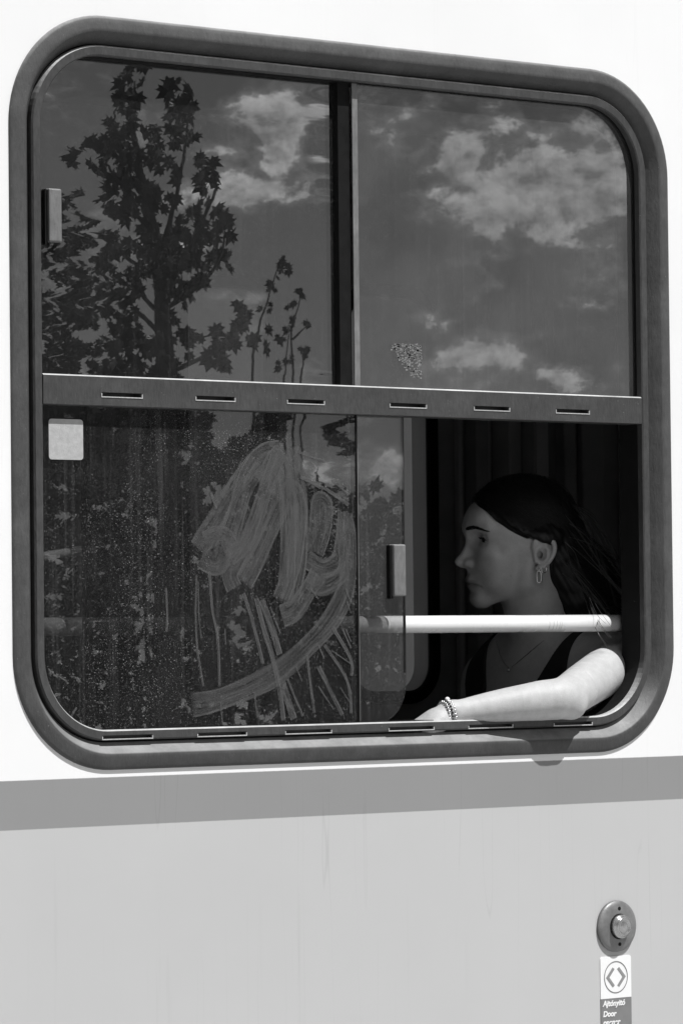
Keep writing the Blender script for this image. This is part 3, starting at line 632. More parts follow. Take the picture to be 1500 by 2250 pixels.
# head frame: x to her left, y forward, z up, centimetres, origin between the ears
TH = R_(14)
IL = np.array((-.779, .627, 0)); IC = np.array((-.627, -.779, 0))
HF = math.cos(TH)*IL+math.sin(TH)*IC; HL = np.array((-HF[1], HF[0], 0)); HU = np.array((0, 0, 1.))
HC = np.array((.5910, .300, 1.7775)); HS = .01
def to_head(P):
    q = [(P[0]-HC[0])/HS, (P[1]-HC[1])/HS, (P[2]-HC[2])/HS]
    return [(q[0]*v[0]+q[1]*v[1]+q[2]*v[2]).astype(F4) for v in (HL, HF, HU)]
def from_head(x, y, z): return HC+HS*(x*HL+y*HF+z*HU)

def skull(p):
    ax = np.abs(p[0]); m = [ax, p[1], p[2]]
    d = ell(p, (0, .7, 4.3), (7.25, 9.2, 7.7))
    d = smin(d, ell(p, (0, 4.7, 5.2), (6.0, 5.55, 5.0)), 1.5)
    d = smin(d, ell(p, (0, 3.6, -.6), (6.15, 5.2, 5.6)), 1.5)
    d = smin(d, cap(m, (4.75, 1.0, -4.3), (1.1, 7.2, -7.2), 1.45, 1.25), 2.0)           # jaw
    d = smin(d, cap(m, (5.5, .6, -.5), (4.75, 1.0, -4.4), 1.4, 1.35), 1.8)
    d = smin(d, ell(p, (0, 7.0, -3.3), (3.3, 2.75, 3.4)), 1.7)                          # muzzle
    d = smin(d, ell(m, (4.15, 5.9, -.3), (2.1, 2.1, 1.9)), 1.9)                        # cheekbone
    d = smin(d, ell(m, (3.2, 5.8, -3.2), (2.5, 2.2, 2.8)), 1.8)                        # cheek
    d = smin(d, ell(p, (0, 8.05, -7.05), (1.7, 1.22, 1.30)), 1.6)                      # chin
    d = smin(d, cap(m, (1.0, 9.05, 4.7), (4.4, 7.2, 4.9), .95, .8), 1.2)               # brow
    return d, m
def face(p):
    d, m = skull(p)
    d = smax(d, -ell(m, (3.15, 9.6, 3.0), (2.0, 1.9, 1.1)), 1.3)                  # socket
    # nose
    n = cap(p, (0, 8.75, 3.6), (0, 10.50, .15), .60, .68)
    n = smin(n, cap(p, (0, 7.6, 3.4), (0, 9.1, -.3), .75, 1.15), .8)
    n = smin(n, ell(p, (0, 10.95, -.80), (.92, 1.12, .86)), .7)
    n = smin(n, cap(p, (0, 10.9, -1.2), (0, 9.6, -1.95), .40, .5), .5)
    n = smin(n, ell(m, (1.10, 9.80, -1.05), (.74, 1.05, .74)), .55)
    d = smin(d, n, .75)
    d = smax(d, -ell(m, (.55, 10.35, -1.92), (.28, .48, .30)), .22)
    d = smin(d, ell(m, (2.7, 7.0, -.7), (1.7, 1.6, 1.9)), 1.6)
    # lips
    lip = cap(m, (2.65, 7.45, -4.42), (.70, 9.50, -3.98), .22, .42)
    lip = smin(lip, cap(m, (.75, 9.48, -3.98), (0, 9.60, -4.05), .42, .40), .5)
    low = cap(m, (2.3, 7.55, -5.00), (.0, 9.12, -5.08), .30, .56)
    d = smin(d, lip, .8); d = smin(d, low, .8)
    zm = -4.50-.085*m[0]**1.9
    d = smax(d, -np.maximum(np.maximum(np.abs(p[2]-zm)-.10, m[0]-2.75), np.maximum(-(d+.26), 6.5-p[1])), .30)          # mouth line
    d = smax(d, -ell(p, (0, 10.05, -6.15), (1.9, .65, .42)), .9)                          # fold above chin
    d = smax(d, -cap(p, (0, 10.35, -2.2), (0, 10.3, -3.1), .20, .24), .45)               # philtrum
    # eyelids
    up = sph(m, (3.35, 7.00, 2.70), 1.46)
    slope = (m[0]-3.35)*.14
    upl = smax(up, -(p[2]-3.20+slope), .08)
    lol = smax(sph(m, (3.35, 7.00, 2.70), 1.34), (p[2]-2.42+slope), .08)
    lid = np.minimum(upl, lol)
    lid = smax(lid, -sph(m, (3.35, 7.03, 2.70), 1.235), .04)
    d = smax(d, -sph(m, (3.35, 7.05, 2.70), 1.22), .1)
    d = smin(d, upl, .12); d = smin(d, lol, .16)
    d = smax(d, -np.maximum(sph(m, (3.35, 7.01, 2.70), 1.5), np.abs(p[2]-2.76+slope)-.36+.16*np.abs(m[0]-3.3)), .06)
    # ear
    e = cap(m, (7.25, .25, .35), (7.55, .1, -1.1), .34, .30)                              # tragus side
    pts = [(7.15, .55, 1.0), (7.65, .35, 2.35), (7.95, -.55, 3.10), (8.25, -1.70, 3.05), (8.45, -2.65, 2.05), (8.40, -2.75, .7), (8.1, -2.15, -.7), (7.75, -1.05, -1.75), (7.5, -.15, -2.15)]
    pts = [tuple(q) for q in spline(pts, 3)]
    ear = chain(m, pts, list(np.interp(np.linspace(0, 8, len(pts)), range(9), [.30, .34, .36, .38, .38, .36, .36, .42, .55])), .2)
    ear = smin(ear, chain(m, [(7.7, -.2, 2.0), (8.0, -1.25, 1.9), (8.1, -1.75, .9), (7.9, -1.35, -.4), (7.6, -.5, -1.0)], [.26, .3, .32, .30, .3], .3), .22)
    plate = ell(m, (7.55, -1.1, .55), (.55, 1.75, 2.35)); ear = smin(ear, plate, .3)
    ear = smax(ear, -ell(m, (8.15, -.70, .15), (1.10, .78, 1.05)), .3)
    ear = smin(ear, cap(m, (7.2, .3, .6), (7.45, .15, -.9), .38, .36), .2)
    d = smin(d, ear, .4)
    return d

# body, world metres
def arm_pts():
    return dict(sh=(0.7045, 0.1550, 1.6068), el=(0.3907, -0.0160, 1.5453), wr=(0.1902, 0.0280, 1.5245))
A = arm_pts()
def hand(P, wr, d, up, side, s=1., curl=.5):
    """palm + four fingers + thumb; d: pointing direction, up: back of hand, side: thumb side"""
    wr, d, up, side = (np.array(q, float) for q in (wr, d, up, side))
    d /= np.linalg.norm(d); up -= d*(up@d); up /= np.linalg.norm(up); side = np.cross(d, up)*np.sign(np.cross(d, up)@side)
    g = lambda a, b, c: tuple(wr+s*(a*d+b*up+c*side))
    out = cap(P, g(-.01, 0, 0), g(.025, 0, 0), .021*s, .020*s)
    for c in (-.024, -.008, .008, .024):
        out = smin(out, cap(P, g(.02, 0, c*.55), g(.082, .002, c), .0145*s, .0105*s), .012)
    for i, (c, L) in enumerate(((-.029, .058), (-.0098, .070), (.0098, .075), (.029, .068))):
        a = curl; p0 = g(.084, .001, c); l1, l2, l3 = L*.45, L*.32, L*.23
        d1 = (math.cos(a*.6), -math.sin(a*.6)); d2 = (math.cos(a*1.5), -math.sin(a*1.5)); d3 = (math.cos(a*2.1), -math.sin(a*2.1))
        q1 = (.084+l1*d1[0], .001+l1*d1[1], c*1.06); q2 = (q1[0]+l2*d2[0], q1[1]+l2*d2[1], c*1.08); q3 = (q2[0]+l3*d3[0], q2[1]+l3*d3[1], c*1.08)
        f = chain(P, [p0, g(*q1), g(*q2), g(*q3)], [.0095*s, .0086*s, .0078*s, .0066*s], .004)
        out = smin(out, f, .006)
    th = chain(P, [g(.018, -.004, .016), g(.048, -.010, .040), g(.075, -.016, .050), g(.098, -.020, .052)], [.0135*s, .0115*s, .0095*s, .008*s], .008)
    return smin(out, th, .010)
def torso(P):
    d = ell(P, (.655, .318, 1.470), (.098, .150, .20))
    d = smin(d, ell(P, (.668, .318, 1.28), (.095, .140, .20)), .08)
    d = smin(d, cap(P, (.660, .190, 1.578), (.655, .430, 1.560), .050, .048), .06)          # shoulder girdle
    d = smin(d, ell(P, (.578, .250, 1.455), (.064, .064, .068)), .05)
    d = smin(d, ell(P, (.578, .386, 1.455), (.064, .064, .068)), .05)
    d = smin(d, cap(P, (.648, .250, 1.625), (.652, .170, 1.600), .030, .034), .05)          # trapezius
    d = smin(d, cap(P, (.648, .386, 1.625), (.655, .445, 1.578), .030, .034), .05)
    return d
def neck(P):
    b = from_head(0, -1.6, -2.5); m_ = from_head(0, -2.0, -8.5)
    d = cap(P, tuple(b), tuple(m_), .048, .0475)
    return smin(d, cap(P, tuple(m_), (.655, .318, 1.585), .0475, .060), .03)
def arms(P):
    sh, el, wr = (np.array(A[k]) for k in ('sh', 'el', 'wr'))
    pts = spline([tuple(sh+(sh-el)*.04), tuple(sh), tuple(sh*.66+el*.34+np.array((0, 0, .003))), tuple(sh*.30+el*.70+np.array((.0, 0, .001))), tuple(el+np.array((.004, 0, .001))), tuple(el+(wr-el)*.22+np.array((0, -.004, .001))), tuple(el+(wr-el)*.55+np.array((0, -.003, .0015))), tuple(el+(wr-el)*.85), tuple(wr)], 5)
    rad = np.interp(np.linspace(0, 8, len(pts)), range(9), [.046, .0455, .0405, .0365, .0332, .0315, .0258, .0200, .0182])
    d = None
    for i in range(len(pts)-1):
        q = cap(P, tuple(pts[i]), tuple(pts[i+1]), float(rad[i]), float(rad[i+1])); d = q if d is None else np.minimum(d, q)
    d = smin(d, sph(P, tuple(el+np.array((.014, -.010, -.0165))), .0150), .016)              # point of the elbow
    d = smin(d, sph(P, tuple(wr+np.array((.008, -.010, .007))), .0085), .012)
    ax_ = (sh-el)/np.linalg.norm(sh-el); s_ = (P[0]-el[0])*ax_[0]+(P[1]-el[1])*ax_[1]+(P[2]-el[2])*ax_[2]-.060-.25*(P[2]-1.57)
    d = smax(d, -np.maximum(np.abs(s_)-.0008, -(d+.0016)), .0035)        # skin fold inside the elbow
    return d
def hand_l(P): return hand(P, (0.1842, 0.0280, 1.5215), (-.86, .20, -.46), (-.40, -.15, .9), (.0, 1, 0), .86, .8)
def arm_r(P):
    d = cap(P, (.655, .468, 1.562), (.640, .500, 1.34), .044, .036)
    return d
FOLD = True
def body(P):
    d = torso(P); d = smin(d, arms(P), .035); d = smin(d, arm_r(P), .035)
    return d
BB0, BB1 = np.array((.02, -.085, 1.315)), np.array((.775, .585, 1.905))
def eval_all(P, head=True, hands=True):
    d = body(P)
    if head:
        h = face(to_head(P))*HS
        d = smin(d, neck(P), .03); d = smin(d, h, .022)
    if hands: d = smin(d, hand_l(P), .008)
    return np.maximum(d, 1.335-P[2])
def mesh_sdf(fn, b0, b1, h, name):
    """narrow-band evaluation in blocks, then surface nets"""
    B = 12
    n = np.ceil((b1-b0)/h/B).astype(int); dim = n*B+1
    V = np.full(dim, 1., F4)
    cs = [b0[i]+h*(np.arange(n[i])+.5)*B for i in range(3)]
    C = np.meshgrid(*cs, indexing='ij'); dc = fn([c.ravel().astype(F4) for c in C], None).reshape(n)
    lim = h*B*.5*1.74*1.35+.003
    loc = np.arange(B+1)*h
    G = [g_.astype(F4) for g_ in np.meshgrid(loc, loc, loc, indexing='ij')]
    far = np.argwhere(dc < -lim)
    for i, j, k in far: V[i*B:(i+1)*B+1, j*B:(j+1)*B+1, k*B:(k+1)*B+1] = -1
    near = np.argwhere(np.abs(dc) <= lim)
    for c0 in range(0, len(near), 40):
        ch = near[c0:c0+40]
        org = b0+ch*(B*h)
        P = [(org[:, a].astype(F4)[:, None]+G[a].ravel()[None]).ravel() for a in range(3)]
        val = fn(P, org.mean(0)).reshape(len(ch), B+1, B+1, B+1)
        for q, (i, j, k) in enumerate(ch): V[i*B:(i+1)*B+1, j*B:(j+1)*B+1, k*B:(k+1)*B+1] = val[q]
    S = V < 0
    cnt = np.zeros(dim-1, np.int8)
    for a in (0, 1):
        for b in (0, 1):
            for c in (0, 1): cnt += S[a:dim[0]-1+a, b:dim[1]-1+b, c:dim[2]-1+c]
    cells = np.argwhere((cnt > 0) & (cnt < 8)); idx = -np.ones(dim-1, np.int32); idx[tuple(cells.T)] = np.arange(len(cells))
    acc = np.zeros((len(cells), 3)); num = np.zeros(len(cells))
    cor = [(a, b, c) for a in (0, 1) for b in (0, 1) for c in (0, 1)]
    for u in cor:
        for ax in range(3):
            if u[ax]: continue
            w = list(u); w[ax] = 1
            va = V[tuple((cells+u).T)]; vb = V[tuple((cells+w).T)]
            ok = (va < 0) != (vb < 0); t = np.where(ok, va/(va-vb+1e-12), 0)
            p_ = np.array(u, float)[None].repeat(len(cells), 0); p_[:, ax] += t
            acc[ok] += p_[ok]; num[ok] += 1
    vert = b0+h*(cells+acc/num[:, None])
    quads = []
    for ax in range(3):
        o1, o2 = [(1, 2), (2, 0), (0, 1)][ax]
        sl = [slice(0, -1)]*3; s2 = [slice(0, -1)]*3; s2[ax] = slice(1, None)
        ed = S[tuple(slice(0, dim[i]-1) if i == ax else slice(0, dim[i]) for i in range(3))] != S[tuple(slice(1, dim[i]) if i == ax else slice(0, dim[i]) for i in range(3))]
        e = np.argwhere(ed)
        ok = (e[:, o1] > 0) & (e[:, o2] > 0) & (e[:, o1] < dim[o1]-1) & (e[:, o2] < dim[o2]-1); e = e[ok]
        def at(d1, d2):
            q = e.copy(); q[:, o1] -= d1; q[:, o2] -= d2; return idx[tuple(q.T)]
        Q = np.stack([at(1, 1), at(0, 1), at(0, 0), at(1, 0)], 1)
        flip = ~S[tuple(e.T)]
        Q[flip] = Q[flip][:, ::-1]
        quads.append(Q)
    Q = np.concatenate(quads); Q = Q[(Q >= 0).all(1)]
    me = bpy.data.meshes.new(name)
    me.vertices.add(len(vert)); me.vertices.foreach_set('co', vert.astype(F4).ravel())
    me.loops.add(len(Q)*4); me.loops.foreach_set('vertex_index', Q.astype(np.int32).ravel())
    me.polygons.add(len(Q)); me.polygons.foreach_set('loop_start', np.arange(len(Q), dtype=np.int32)*4); me.polygons.foreach_set('loop_total', np.full(len(Q), 4, np.int32))
    me.polygons.foreach_set('use_smooth', np.ones(len(Q), bool))
    me.update(calc_edges=True); me.validate()
    return me, vert
def body_fn(P, c):
    if c is None: return eval_all(P)
    hd = P[2].max() > 1.60 and P[0].max() > .42 and P[1].max() > .15
    return eval_all(P, hd, P[0].min() < .22)
person = empty('person', (.66, .318, 1.07))
tag(person, 'woman in dark sleeveless top, long dark hair, bare arm on the open window sill', 'person')
def skin_mat():
    m, T = mat('skin')
    pos = T.new('ShaderNodeNewGeometry').outputs['Position']
    at = T.new('ShaderNodeAttribute'); at.attribute_name = 'tone'
    n = T.noise(pos, 60, 4, .6); pore = T.noise(pos, 900, 2)
    c = T.math('MULTIPLY', T.math('MULTIPLY', T.ramp(n, .3, .7, .92, 1.08), T.ramp(T.noise(pos, 18, 3), .3, .7, .97, 1.03)), T.math('MULTIPLY', at.outputs['Fac'], .47))
    c = T.math('MULTIPLY', c, T.ramp(pore, .3, .7, .91, 1.09))
    mole = T.ramp(T.noise(pos, 150, 1), .97, .99); c = T.math('MULTIPLY', c, T.math('SUBTRACT', 1, T.math('MULTIPLY', mole, .45)))
    p = T.new('ShaderNodeBsdfPrincipled'); T.l.new(T.grey(c), p.inputs['Base Color']); p.inputs['Roughness'].default_value = .5
    p.inputs['Specular IOR Level'].default_value = .35
    p.inputs['Subsurface Weight'].default_value = .15; p.inputs['Subsurface Radius'].default_value = (.006, .006, .006); p.inputs['Subsurface Scale'].default_value = 1.0
    b = T.new('ShaderNodeBump'); b.inputs['Strength'].default_value = .5; b.inputs['Distance'].default_value = .0008
    T.l.new(T.noise(pos, 700, 3), b.inputs['Height']); T.l.new(b.outputs[0], p.inputs['Normal'])
    return finish(m, T, p.outputs[0])
SK = skin_mat()
me, vt = mesh_sdf(body_fn, BB0, BB1, .0018, 'body')
# tone: lips a little darker than the rest of the skin
hp = to_head(vt.T.astype(F4)); ax = np.abs(hp[0])
tone = np.ones(len(vt), F4)
lipm = np.exp(-((hp[2]+4.12+.07*ax**1.9)/.38)**4)*np.exp(-(ax/2.4)**6)*(hp[1] > 6.6) + np.exp(-((hp[2]+4.92+.02*ax)/.44)**4)*np.exp(-(ax/2.2)**6)*(hp[1] > 6.6)
tone -= .42*np.clip(lipm, 0, 1)
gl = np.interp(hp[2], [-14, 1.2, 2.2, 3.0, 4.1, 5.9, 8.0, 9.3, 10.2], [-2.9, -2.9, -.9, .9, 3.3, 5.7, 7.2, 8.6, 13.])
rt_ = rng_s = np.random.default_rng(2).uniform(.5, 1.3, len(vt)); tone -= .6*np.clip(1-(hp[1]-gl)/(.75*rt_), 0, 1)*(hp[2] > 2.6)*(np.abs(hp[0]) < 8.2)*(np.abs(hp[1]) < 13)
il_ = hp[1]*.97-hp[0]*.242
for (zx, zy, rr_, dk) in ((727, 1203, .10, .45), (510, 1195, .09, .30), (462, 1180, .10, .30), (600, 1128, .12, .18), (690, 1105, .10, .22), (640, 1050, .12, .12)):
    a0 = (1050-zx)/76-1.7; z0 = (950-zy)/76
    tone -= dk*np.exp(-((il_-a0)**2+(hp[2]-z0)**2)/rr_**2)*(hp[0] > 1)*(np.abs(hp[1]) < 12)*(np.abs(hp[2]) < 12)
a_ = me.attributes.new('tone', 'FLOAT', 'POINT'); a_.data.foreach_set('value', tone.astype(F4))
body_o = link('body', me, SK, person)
HM = Matrix((tuple(HL*HS)+(HC[0],), tuple(HF*HS)+(HC[1],), tuple(HU*HS)+(HC[2],), (0, 0, 0, 1)))
hair_dark = plain('hair', .010, .5, .3, 200, spec=.3)
def head_obj(name, mb, mtl, parent, smooth=True):
    mb.v = [tuple(HM @ Vector(v)) for v in mb.v]; return mb.build(name, mtl, parent, smooth)
# eyes
def eye_mat():
    m, T = mat('eye')
    at = T.new('ShaderNodeAttribute'); at.attribute_name = 'r'
    iris = T.ramp(at.outputs['Fac'], .50, .56); pup = T.ramp(at.outputs['Fac'], .22, .27)
    c = T.mix(iris, T.mix(pup, .005, .02), .30)
    p = T.new('ShaderNodeBsdfPrincipled'); T.l.new(T.grey(c), p.inputs['Base Color']); p.inputs['Roughness'].default_value = .12
    return finish(m, T, p.outputs[0])
EY = eye_mat(); gaze = Vector((.12, 1, -.10)).normalized()
for s in (-1, 1):
    mb = MB(); c = Vector((s*3.35, 7.05, 2.70)); r = 1.2; n = 18
    rings = [[c+r*Vector((math.sin(a)*math.cos(2*math.pi*k/24), math.cos(a), math.sin(a)*math.sin(2*math.pi*k/24))) for k in range(24)] for a in np.linspace(.02, math.pi-.02, n)]
    mb.rings(rings, False, True)
    rr = [(( (v-c)/r) - gaze*((v-c)/r).dot(gaze)).length if (v-c).dot(gaze) > 0 else 1. for v in map(Vector, mb.v)]
    o = head_obj('eye', mb, EY, person)
    at_ = o.data.attributes.new('r', 'FLOAT', 'POINT'); at_.data.foreach_set('value', np.array(rr, F4))
def on_face(x, z, off=.02):
    """front surface of the face at lateral x, height z"""
    ys = np.linspace(12, 3, 400).astype(F4); d = face([np.full(400, x, F4), ys, np.full(400, z, F4)])
    i = int(np.argmax(d < 0)); return float(ys[i])+off
rng = np.random.default_rng(11)
for s in (-1, 1):       # brows: many short hairs
    mb = MB()
    for k in range(420):
        t = rng.uniform(0, 1); x = s*(1.25+3.9*t); z0 = 4.55+.30*math.sin(t*2.4)-.75*max(t-.5, 0)*1.6+rng.uniform(-.27, .27)*(.75+.5*math.sin(3.14*t)-.45*t)
        dx, dz = s*.42*rng.uniform(.7, 1.2), rng.uniform(.02, .22)*(1-1.5*t)
        try: p0 = (x, on_face(abs(x), z0), z0); p1 = (x+dx, on_face(abs(x+dx), z0+dz, .05), z0+dz)
        except Exception: continue
        mb.tube([p0, ((p0[0]+p1[0])/2, (p0[1]+p1[1])/2+.04, (p0[2]+p1[2])/2), p1], [.038, .032, .01], 3)
    head_obj('eyebrow', mb, hair_dark, person)
    mb = MB()
    for k in range(34):       # lashes
        t = k/33; x = s*(2.35+2.1*t); zz = 3.10-.14*(abs(x)-3.35)-.30*(2*t-1)**2
        dx_ = abs(x)-3.35; yy = 7.0+math.sqrt(max(1.42**2-dx_**2-(zz-2.70)**2, .05))
        mb.tube([(x, yy-.02, zz), (x+s*.08+s*.10*t, yy+.28, zz-.06), (x+s*.16+s*.25*t, yy+.50, zz+.10)], [.055, .042, .012], 3)
    lash = []
    for t in np.linspace(0, 1, 14):      # dark lash line on the lid edge
        x = s*(2.30+2.25*t); zz = 3.12-.14*(abs(x)-3.35)-.34*(2*t-1)**2; dx_ = abs(x)-3.35
        lash.append((x, 7.0+math.sqrt(max(1.45**2-dx_**2-(zz-2.70)**2, .05)), zz))
    mb.tube(lash, [.05]+[.085]*12+[.05], 6)
    head_obj('eyelashes', mb, hair_dark, person)
# ------------------------------------------------------------------ her top, hair and jewellery
def top_fn(P, c):
    s = np.abs(P[1]-.318)
    d = smin(torso(P), neck(P), .03)-.0045
    wn = .018+(P[2]-1.475)*.50+np.where(P[0] > .655, .03, 0)
    hole = np.where(P[0] > .662, P[2]-1.600, np.minimum(P[2]-1.44, wn-s))     # >0 where skin shows
    d = smax(d, hole, .004)
    d = smax(d, s-np.where(P[1] > .318, .150, .118)+np.maximum(1.54-P[2], 0)*-.45, .006)
    return np.maximum(d, 1.33-P[2])
tm, tv = mesh_sdf(top_fn, np.array((.50, .12, 1.32)), np.array((.79, .52, 1.68)), .0022, 'tank_top')
link('tank_top', tm, plain('black_cotton', .014, .85, .25, 120, .4, 500), person)
# hair
GZ = ([-14, -.5, 1.9, 2.9, 4.1, 5.9, 8.0, 9.3, 10.2], [-3.0, -3.0, -1.2, .9, 3.3, 5.7, 7.2, 8.6, 13.])
def hair_fn(P, c):
    p = to_head(P); ax = np.abs(p[0])
    d = ell(p, (0, .15, 4.7), (8.05, 10.1, 9.2))
    d = smin(d, ell(p, (.5, -5.5, .5), (6.3, 5.6, 7.0)), 2.)
    d = smin(d, ell(p, (1.8, -8.0, -5.0), (4.6, 4.0, 6.5)), 3.)
    d = smin(d, cap(p, (2.5, -9.5, -7), (3.5, -13., -15), 3.2, 1.8), 3.)
    d = smin(d, ell([ax, p[1], p[2]], (7.4, -1.7, 3.3), (1.65, 2.9, 1.7)), .8)
    gz = np.interp(p[2], *GZ).astype(F4)
    d = smax(d, p[1]-gz, .8)
    d = d-.10*np.sin(p[0]*3.1+p[1]*1.3+np.sin(p[2]*.9)*2)-.05*np.sin(p[1]*5.3-p[2]*3.1)
    return d*HS
hm, hv = mesh_sdf(hair_fn, from_head(0, 0, 0)-np.array((.14, .17, .19)), from_head(0, 0, 0)+np.array((.21, .14, .155)), .0024, 'hair')
hair_o = link('hair', hm, hair_dark, person)
rng = np.random.default_rng(3)
HCc, HR = np.array((0, .15, 4.7)), np.array((8.05, 10.1, 9.2))
mb = MB()
def slerp(a, b, t):
    o = math.acos(max(-1, min(1, float(a@b)))); 
    return a if o < 1e-4 else (math.sin((1-t)*o)*a+math.sin(t*o)*b)/math.sin(o)
for k in range(900):
    sd = 1 if rng.uniform() < .72 else -1
    y0 = rng.uniform(-.6, .80); d0 = np.array((sd*rng.uniform(.02, .30), y0, 0.)); d0[2] = math.sqrt(max(1-d0@d0, .05)); d0 /= np.linalg.norm(d0)
    d1 = np.array((sd*rng.uniform(.45, .85), rng.uniform(-.80, -.45), rng.uniform(-.55, .15))); d1 /= np.linalg.norm(d1)
    mdv = np.array((sd*.95, .10+.55*y0, .22+.25*rng.uniform())); mdv /= np.linalg.norm(mdv)
    lift = rng.uniform(1.0, 1.022); pts = []
    n = 13
    for i in range(n):
        t = i/(n-1); d = slerp(slerp(d0, mdv, t), slerp(mdv, d1, t), t); q = HCc+HR*d*lift
        g = np.interp(q[2], *GZ)
        if q[1] > g+.1: q[1] = g+.1*rng.uniform()
        pts.append(q)
    # run on down the back, blown towards the rear
    q = pts[-1].copy(); v = np.array((-.12*sd+.1, -.42, -.95)); L = rng.uniform(.35, 1.2)
    for i in range(9):
        q = q+v*1.4*L+rng.uniform(-.15, .15, 3); v = v+np.array((.02, -.10, .03)); pts.append(q.copy())
    mb.tube(pts, [.036]*(len(pts)-1)+[.01], 3)
for k in range(620):      # strands sweeping back from the hairline over the temple
    sd = 1 if rng.uniform() < .8 else -1
    z0 = rng.uniform(2.6, 9.6); y0 = float(np.interp(z0, *GZ))+rng.uniform(-.9, .45); y0 = min(y0, 8.7)
    q0 = np.array((0, (y0-HCc[1])/HR[1], (z0-HCc[2])/HR[2])); q0[0] = sd*math.sqrt(max(1-q0@q0, .02)); q0 /= np.linalg.norm(q0)
    d1 = np.array((sd*rng.uniform(.55, .9), rng.uniform(-.75, -.4), rng.uniform(-.5, .0))); d1 /= np.linalg.norm(d1)
    md = np.array((sd*.93, .05+.03*z0, -.12+.055*z0)); md /= np.linalg.norm(md); lift = rng.uniform(.975, 1.02); pts = []
    for i in range(12):
        t = i/11; d = slerp(slerp(q0, md, t), slerp(md, d1, t), t); q = HCc+HR*d*(lift if i else .955); pts.append(q)
    mb.tube(pts, [.012]+[.030]*10+[.01], 3)
for k in range(90):       # flyaways over the crown
    sd = 1 if rng.uniform() < .6 else -1
    d0 = np.array((sd*rng.uniform(.02, .5), rng.uniform(-.8, .75), 0.)); d0[2] = math.sqrt(max(1-d0@d0, .05)); d0 /= np.linalg.norm(d0)
    d1 = np.array((sd*rng.uniform(.3, .9), rng.uniform(-.95, -.5), rng.uniform(-.4, .5))); d1 /= np.linalg.norm(d1); lf = rng.uniform(1.01, 1.07)
    mb.tube([HCc+HR*slerp(d0, d1, t)*(1.0+(lf-1)*math.sin(math.pi*min(t*1.2, 1))) for t in np.linspace(0, 1, 9)], [.018]*8+[.006], 3)
hs = head_obj('hair_strands', mb, hair_dark, person); hs['kind'] = 'stuff'
wisp = plain('hair_lit', .06, .35, .3, 200, spec=.7)  # paler than the main hair: sunlight on the wisps put into the colour
WS = [[(1240,1130,.21),(1285,1187,.17),(1330,1257,.12),(1372,1309,.07),(1411,1339,.02)],
      [(1250,1165,.20),(1295,1222,.16),(1340,1276,.11),(1388,1322,.05)],
      [(1245,1235,.19),(1282,1292,.14),(1302,1345,.09),(1318,1375,.055),(1340,1402,.05)],
      [(1250,1150,.20),(1290,1180,.18),(1310,1215,.15),(1322,1262,.14)],
      [(1240,1190,.20),(1262,1215,.19),(1274,1250,.17)],
      [(1260,1110,.22),(1290,1150,.20),(1306,1205,.19)],
      [(1225,1225,.20),(1275,1275,.16),(1320,1330,.12),(1345,1372,.10)],
      [(1200,1140,.26),(1250,1120,.24),(1300,1170,.20),(1330,1250,.16),(1352,1330,.13)],
      [(1245,1105,.24),(1300,1140,.20),(1345,1215,.15),(1372,1280,.10)],
      [(1255,1200,.20),(1310,1250,.15),(1352,1290,.10),(1392,1345,.06)],
      [(1235,1260,.20),(1285,1300,.17),(1330,1345,.14)],
      [(1250,1180,.21),(1305,1200,.17),(1348,1245,.13),(1385,1300,.08)]]
for _ in range(26):      # more single hairs lifted by the wind
    w0 = WS[rng.integers(0, 11)]; ju, jv = rng.uniform(-22, 14), rng.uniform(-26, 22); WS.append([(u_+ju*(i_ > 0)*(.4+.2*i_), v_+jv*(i_ > 0)*(.4+.2*i_), y_) for i_, (u_, v_, y_) in enumerate(w0)])
for _q in WS[12:]:
    if _q[-1][0] > 1405: _q[-1] = (1398, _q[-1][1], _q[-1][2])
def UNP(u, v, Y):
    d = _f+_r2*((u-750)/8753.63)-_u2*((v-1125)/8753.63); c = _m.translation
    return c+d*((Y-c.y)/d.y)
mb = MB()
for w in WS:
    P = [tuple(UNP(*q)) for q in w]
    for j in range(4 if w in WS[:12] else 1):
        Q = [tuple(np.array(p)+rng.uniform(-1, 1, 3)*.0007*(i+.3)) for i, p in enumerate(P)]
        Q = spline(Q, 6); mb.tube(Q, [.00032]*(len(Q)-1)+[.0001], 4)
o = mb.build('hair_wisps', wisp, person, True); o['kind'] = 'stuff'
# loose strand over the temple
mb = MB()
for j in range(170):
    z = np.linspace(9.0, 2.9, 9)+rng.uniform(-.2, .2); off = -.3+1.35*rng.uniform()**2.2
    pts = []
    for q in z:
        gy = float(np.interp(q, *GZ))+off
        xx = np.linspace(9, 2, 120).astype(F4); dd = face([xx, np.full(120, gy, F4), np.full(120, q, F4)]); i = int(np.argmax(dd < 0)); x = float(xx[i]) if (dd < 0).any() else 3.
        pts.append((x+.12+.1*rng.uniform(), gy, q))
    mb.tube(pts, [.020]*8+[.008], 3)
o = head_obj('temple_strands', mb, hair_dark, person); o['kind'] = 'stuff'
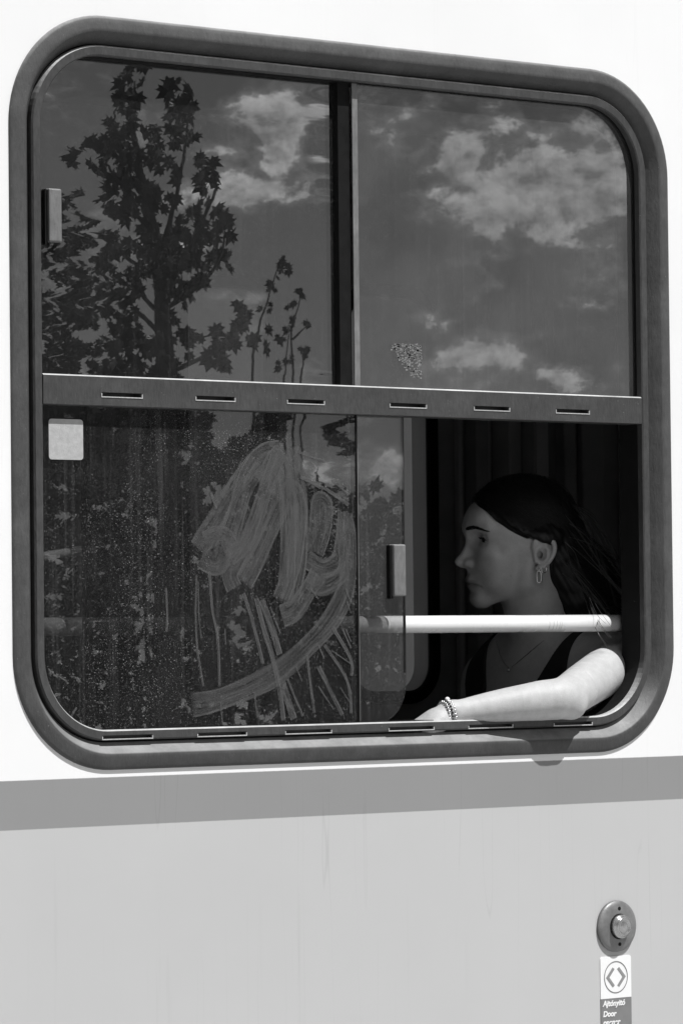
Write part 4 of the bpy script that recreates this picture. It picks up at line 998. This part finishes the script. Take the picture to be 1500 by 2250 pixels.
# earrings
silver = plain('silver', .75, .22, .05, 60, metal=1.)
def loop_tube(c, hw, hh, r, tilt=0., n=28):
    pts = []
    for i in range(n+1):
        a = 2*math.pi*i/n; y = hw*math.cos(a); z = hh*math.sin(a)
        z = z if hh <= hw else (math.copysign(hh-hw, z)+hw*math.sin(a) if abs(math.sin(a)) > .02 else 0)
        pts.append((c[0]+tilt*y, c[1]+y, c[2]+z))
    m_ = MB(); m_.tube(pts, r, 8, False); return m_
er = MB(); er.tube([(7.75, -.15, -2.05), (8.1, -.15, -2.05)], .17, 10); er.tube([(8.05, -.15, -2.1), (8.05, -.15, -2.75)], .07, 8)
eo = head_obj('earring', er, silver, person)
head_obj('link', loop_tube((8.05, -.15, -3.55), .36, .95, .095), silver, eo)
head_obj('earring', loop_tube((8.0, -1.05, -2.35), .42, .55, .085, .25), silver, person)
# necklace
mb = MB(); pts = []
def front(y, z):
    xs = np.linspace(.45, .66, 600).astype(F4); P = [xs, np.full(600, y, F4), np.full(600, z, F4)]
    d = smin(torso(P), neck(P), .03); i = int(np.argmax(d < 0)); return float(xs[i])-.0008
for t in np.linspace(-1, 1, 41):
    y = .318+.066*t; z = 1.590+.046*abs(t)**1.2
    pts.append((front(y, z), y, z))
mb.tube(pts, .0008, 6)
nk = mb.build('necklace', silver, person, True)
p0 = pts[20]; mb = MB(); mb.tube([(p0[0]-.001, p0[1], p0[2]), (p0[0]-.002, p0[1], p0[2]-.006)], [.0022, .0026], 8); mb.build('pendant', silver, nk, True)
# bracelet
wrv = np.array(A['wr'])+np.array((-.004, 0, -.001)); dv = np.array(A['wr'])-np.array(A['el']); dv /= np.linalg.norm(dv)
e1 = np.cross(dv, (0, 0, 1.)); e1 /= np.linalg.norm(e1); e2 = np.cross(e1, dv)
def bead(mb, c, r):
    mb.rings([[tuple(c+r*np.array((math.sin(a)*math.cos(b), math.sin(a)*math.sin(b), math.cos(a)))) for b in np.linspace(0, 2*math.pi, 9)[:-1]] for a in np.linspace(.05, math.pi-.05, 6)], False, True)
br = None
for row, off in enumerate((-.0055, 0., .0055)):
    mb = MB()
    for k in range(24):
        a = 2*math.pi*(k+.5*(row % 2))/24; bead(mb, wrv+dv*off+.0202*(math.cos(a)*e1+math.sin(a)*e2), .0023)
    o = mb.build('bracelet' if br is None else 'bead_row', silver if row != 1 else plain('dark_bead', .02, .3), person if br is None else br, True)
    br = br or o
mb = MB(); bead(mb, wrv-dv*.006+.0222*e2+.004*e1, .0042); mb.build('pale_charm', plain('shell', .8, .3), br, True)
# trousers on the seat
mb = MB()
for y in (.245, .395):
    mb.tube([(.70, y, 1.16), (.50, y, 1.155), (.30, y*.9+.03, 1.15), (.275, y*.9+.03, 1.10), (.30, y*.9+.03, .85), (.30, y*.9+.03, .70)], [.085, .08, .062, .06, .052, .045], 14)
mb.tube([(.70, .318, 1.08), (.69, .318, 1.20), (.672, .318, 1.36)], [.14, .135, .11], 18)
mb.build('trousers', plain('dark_denim', .03, .8), person, True)
mb = MB()
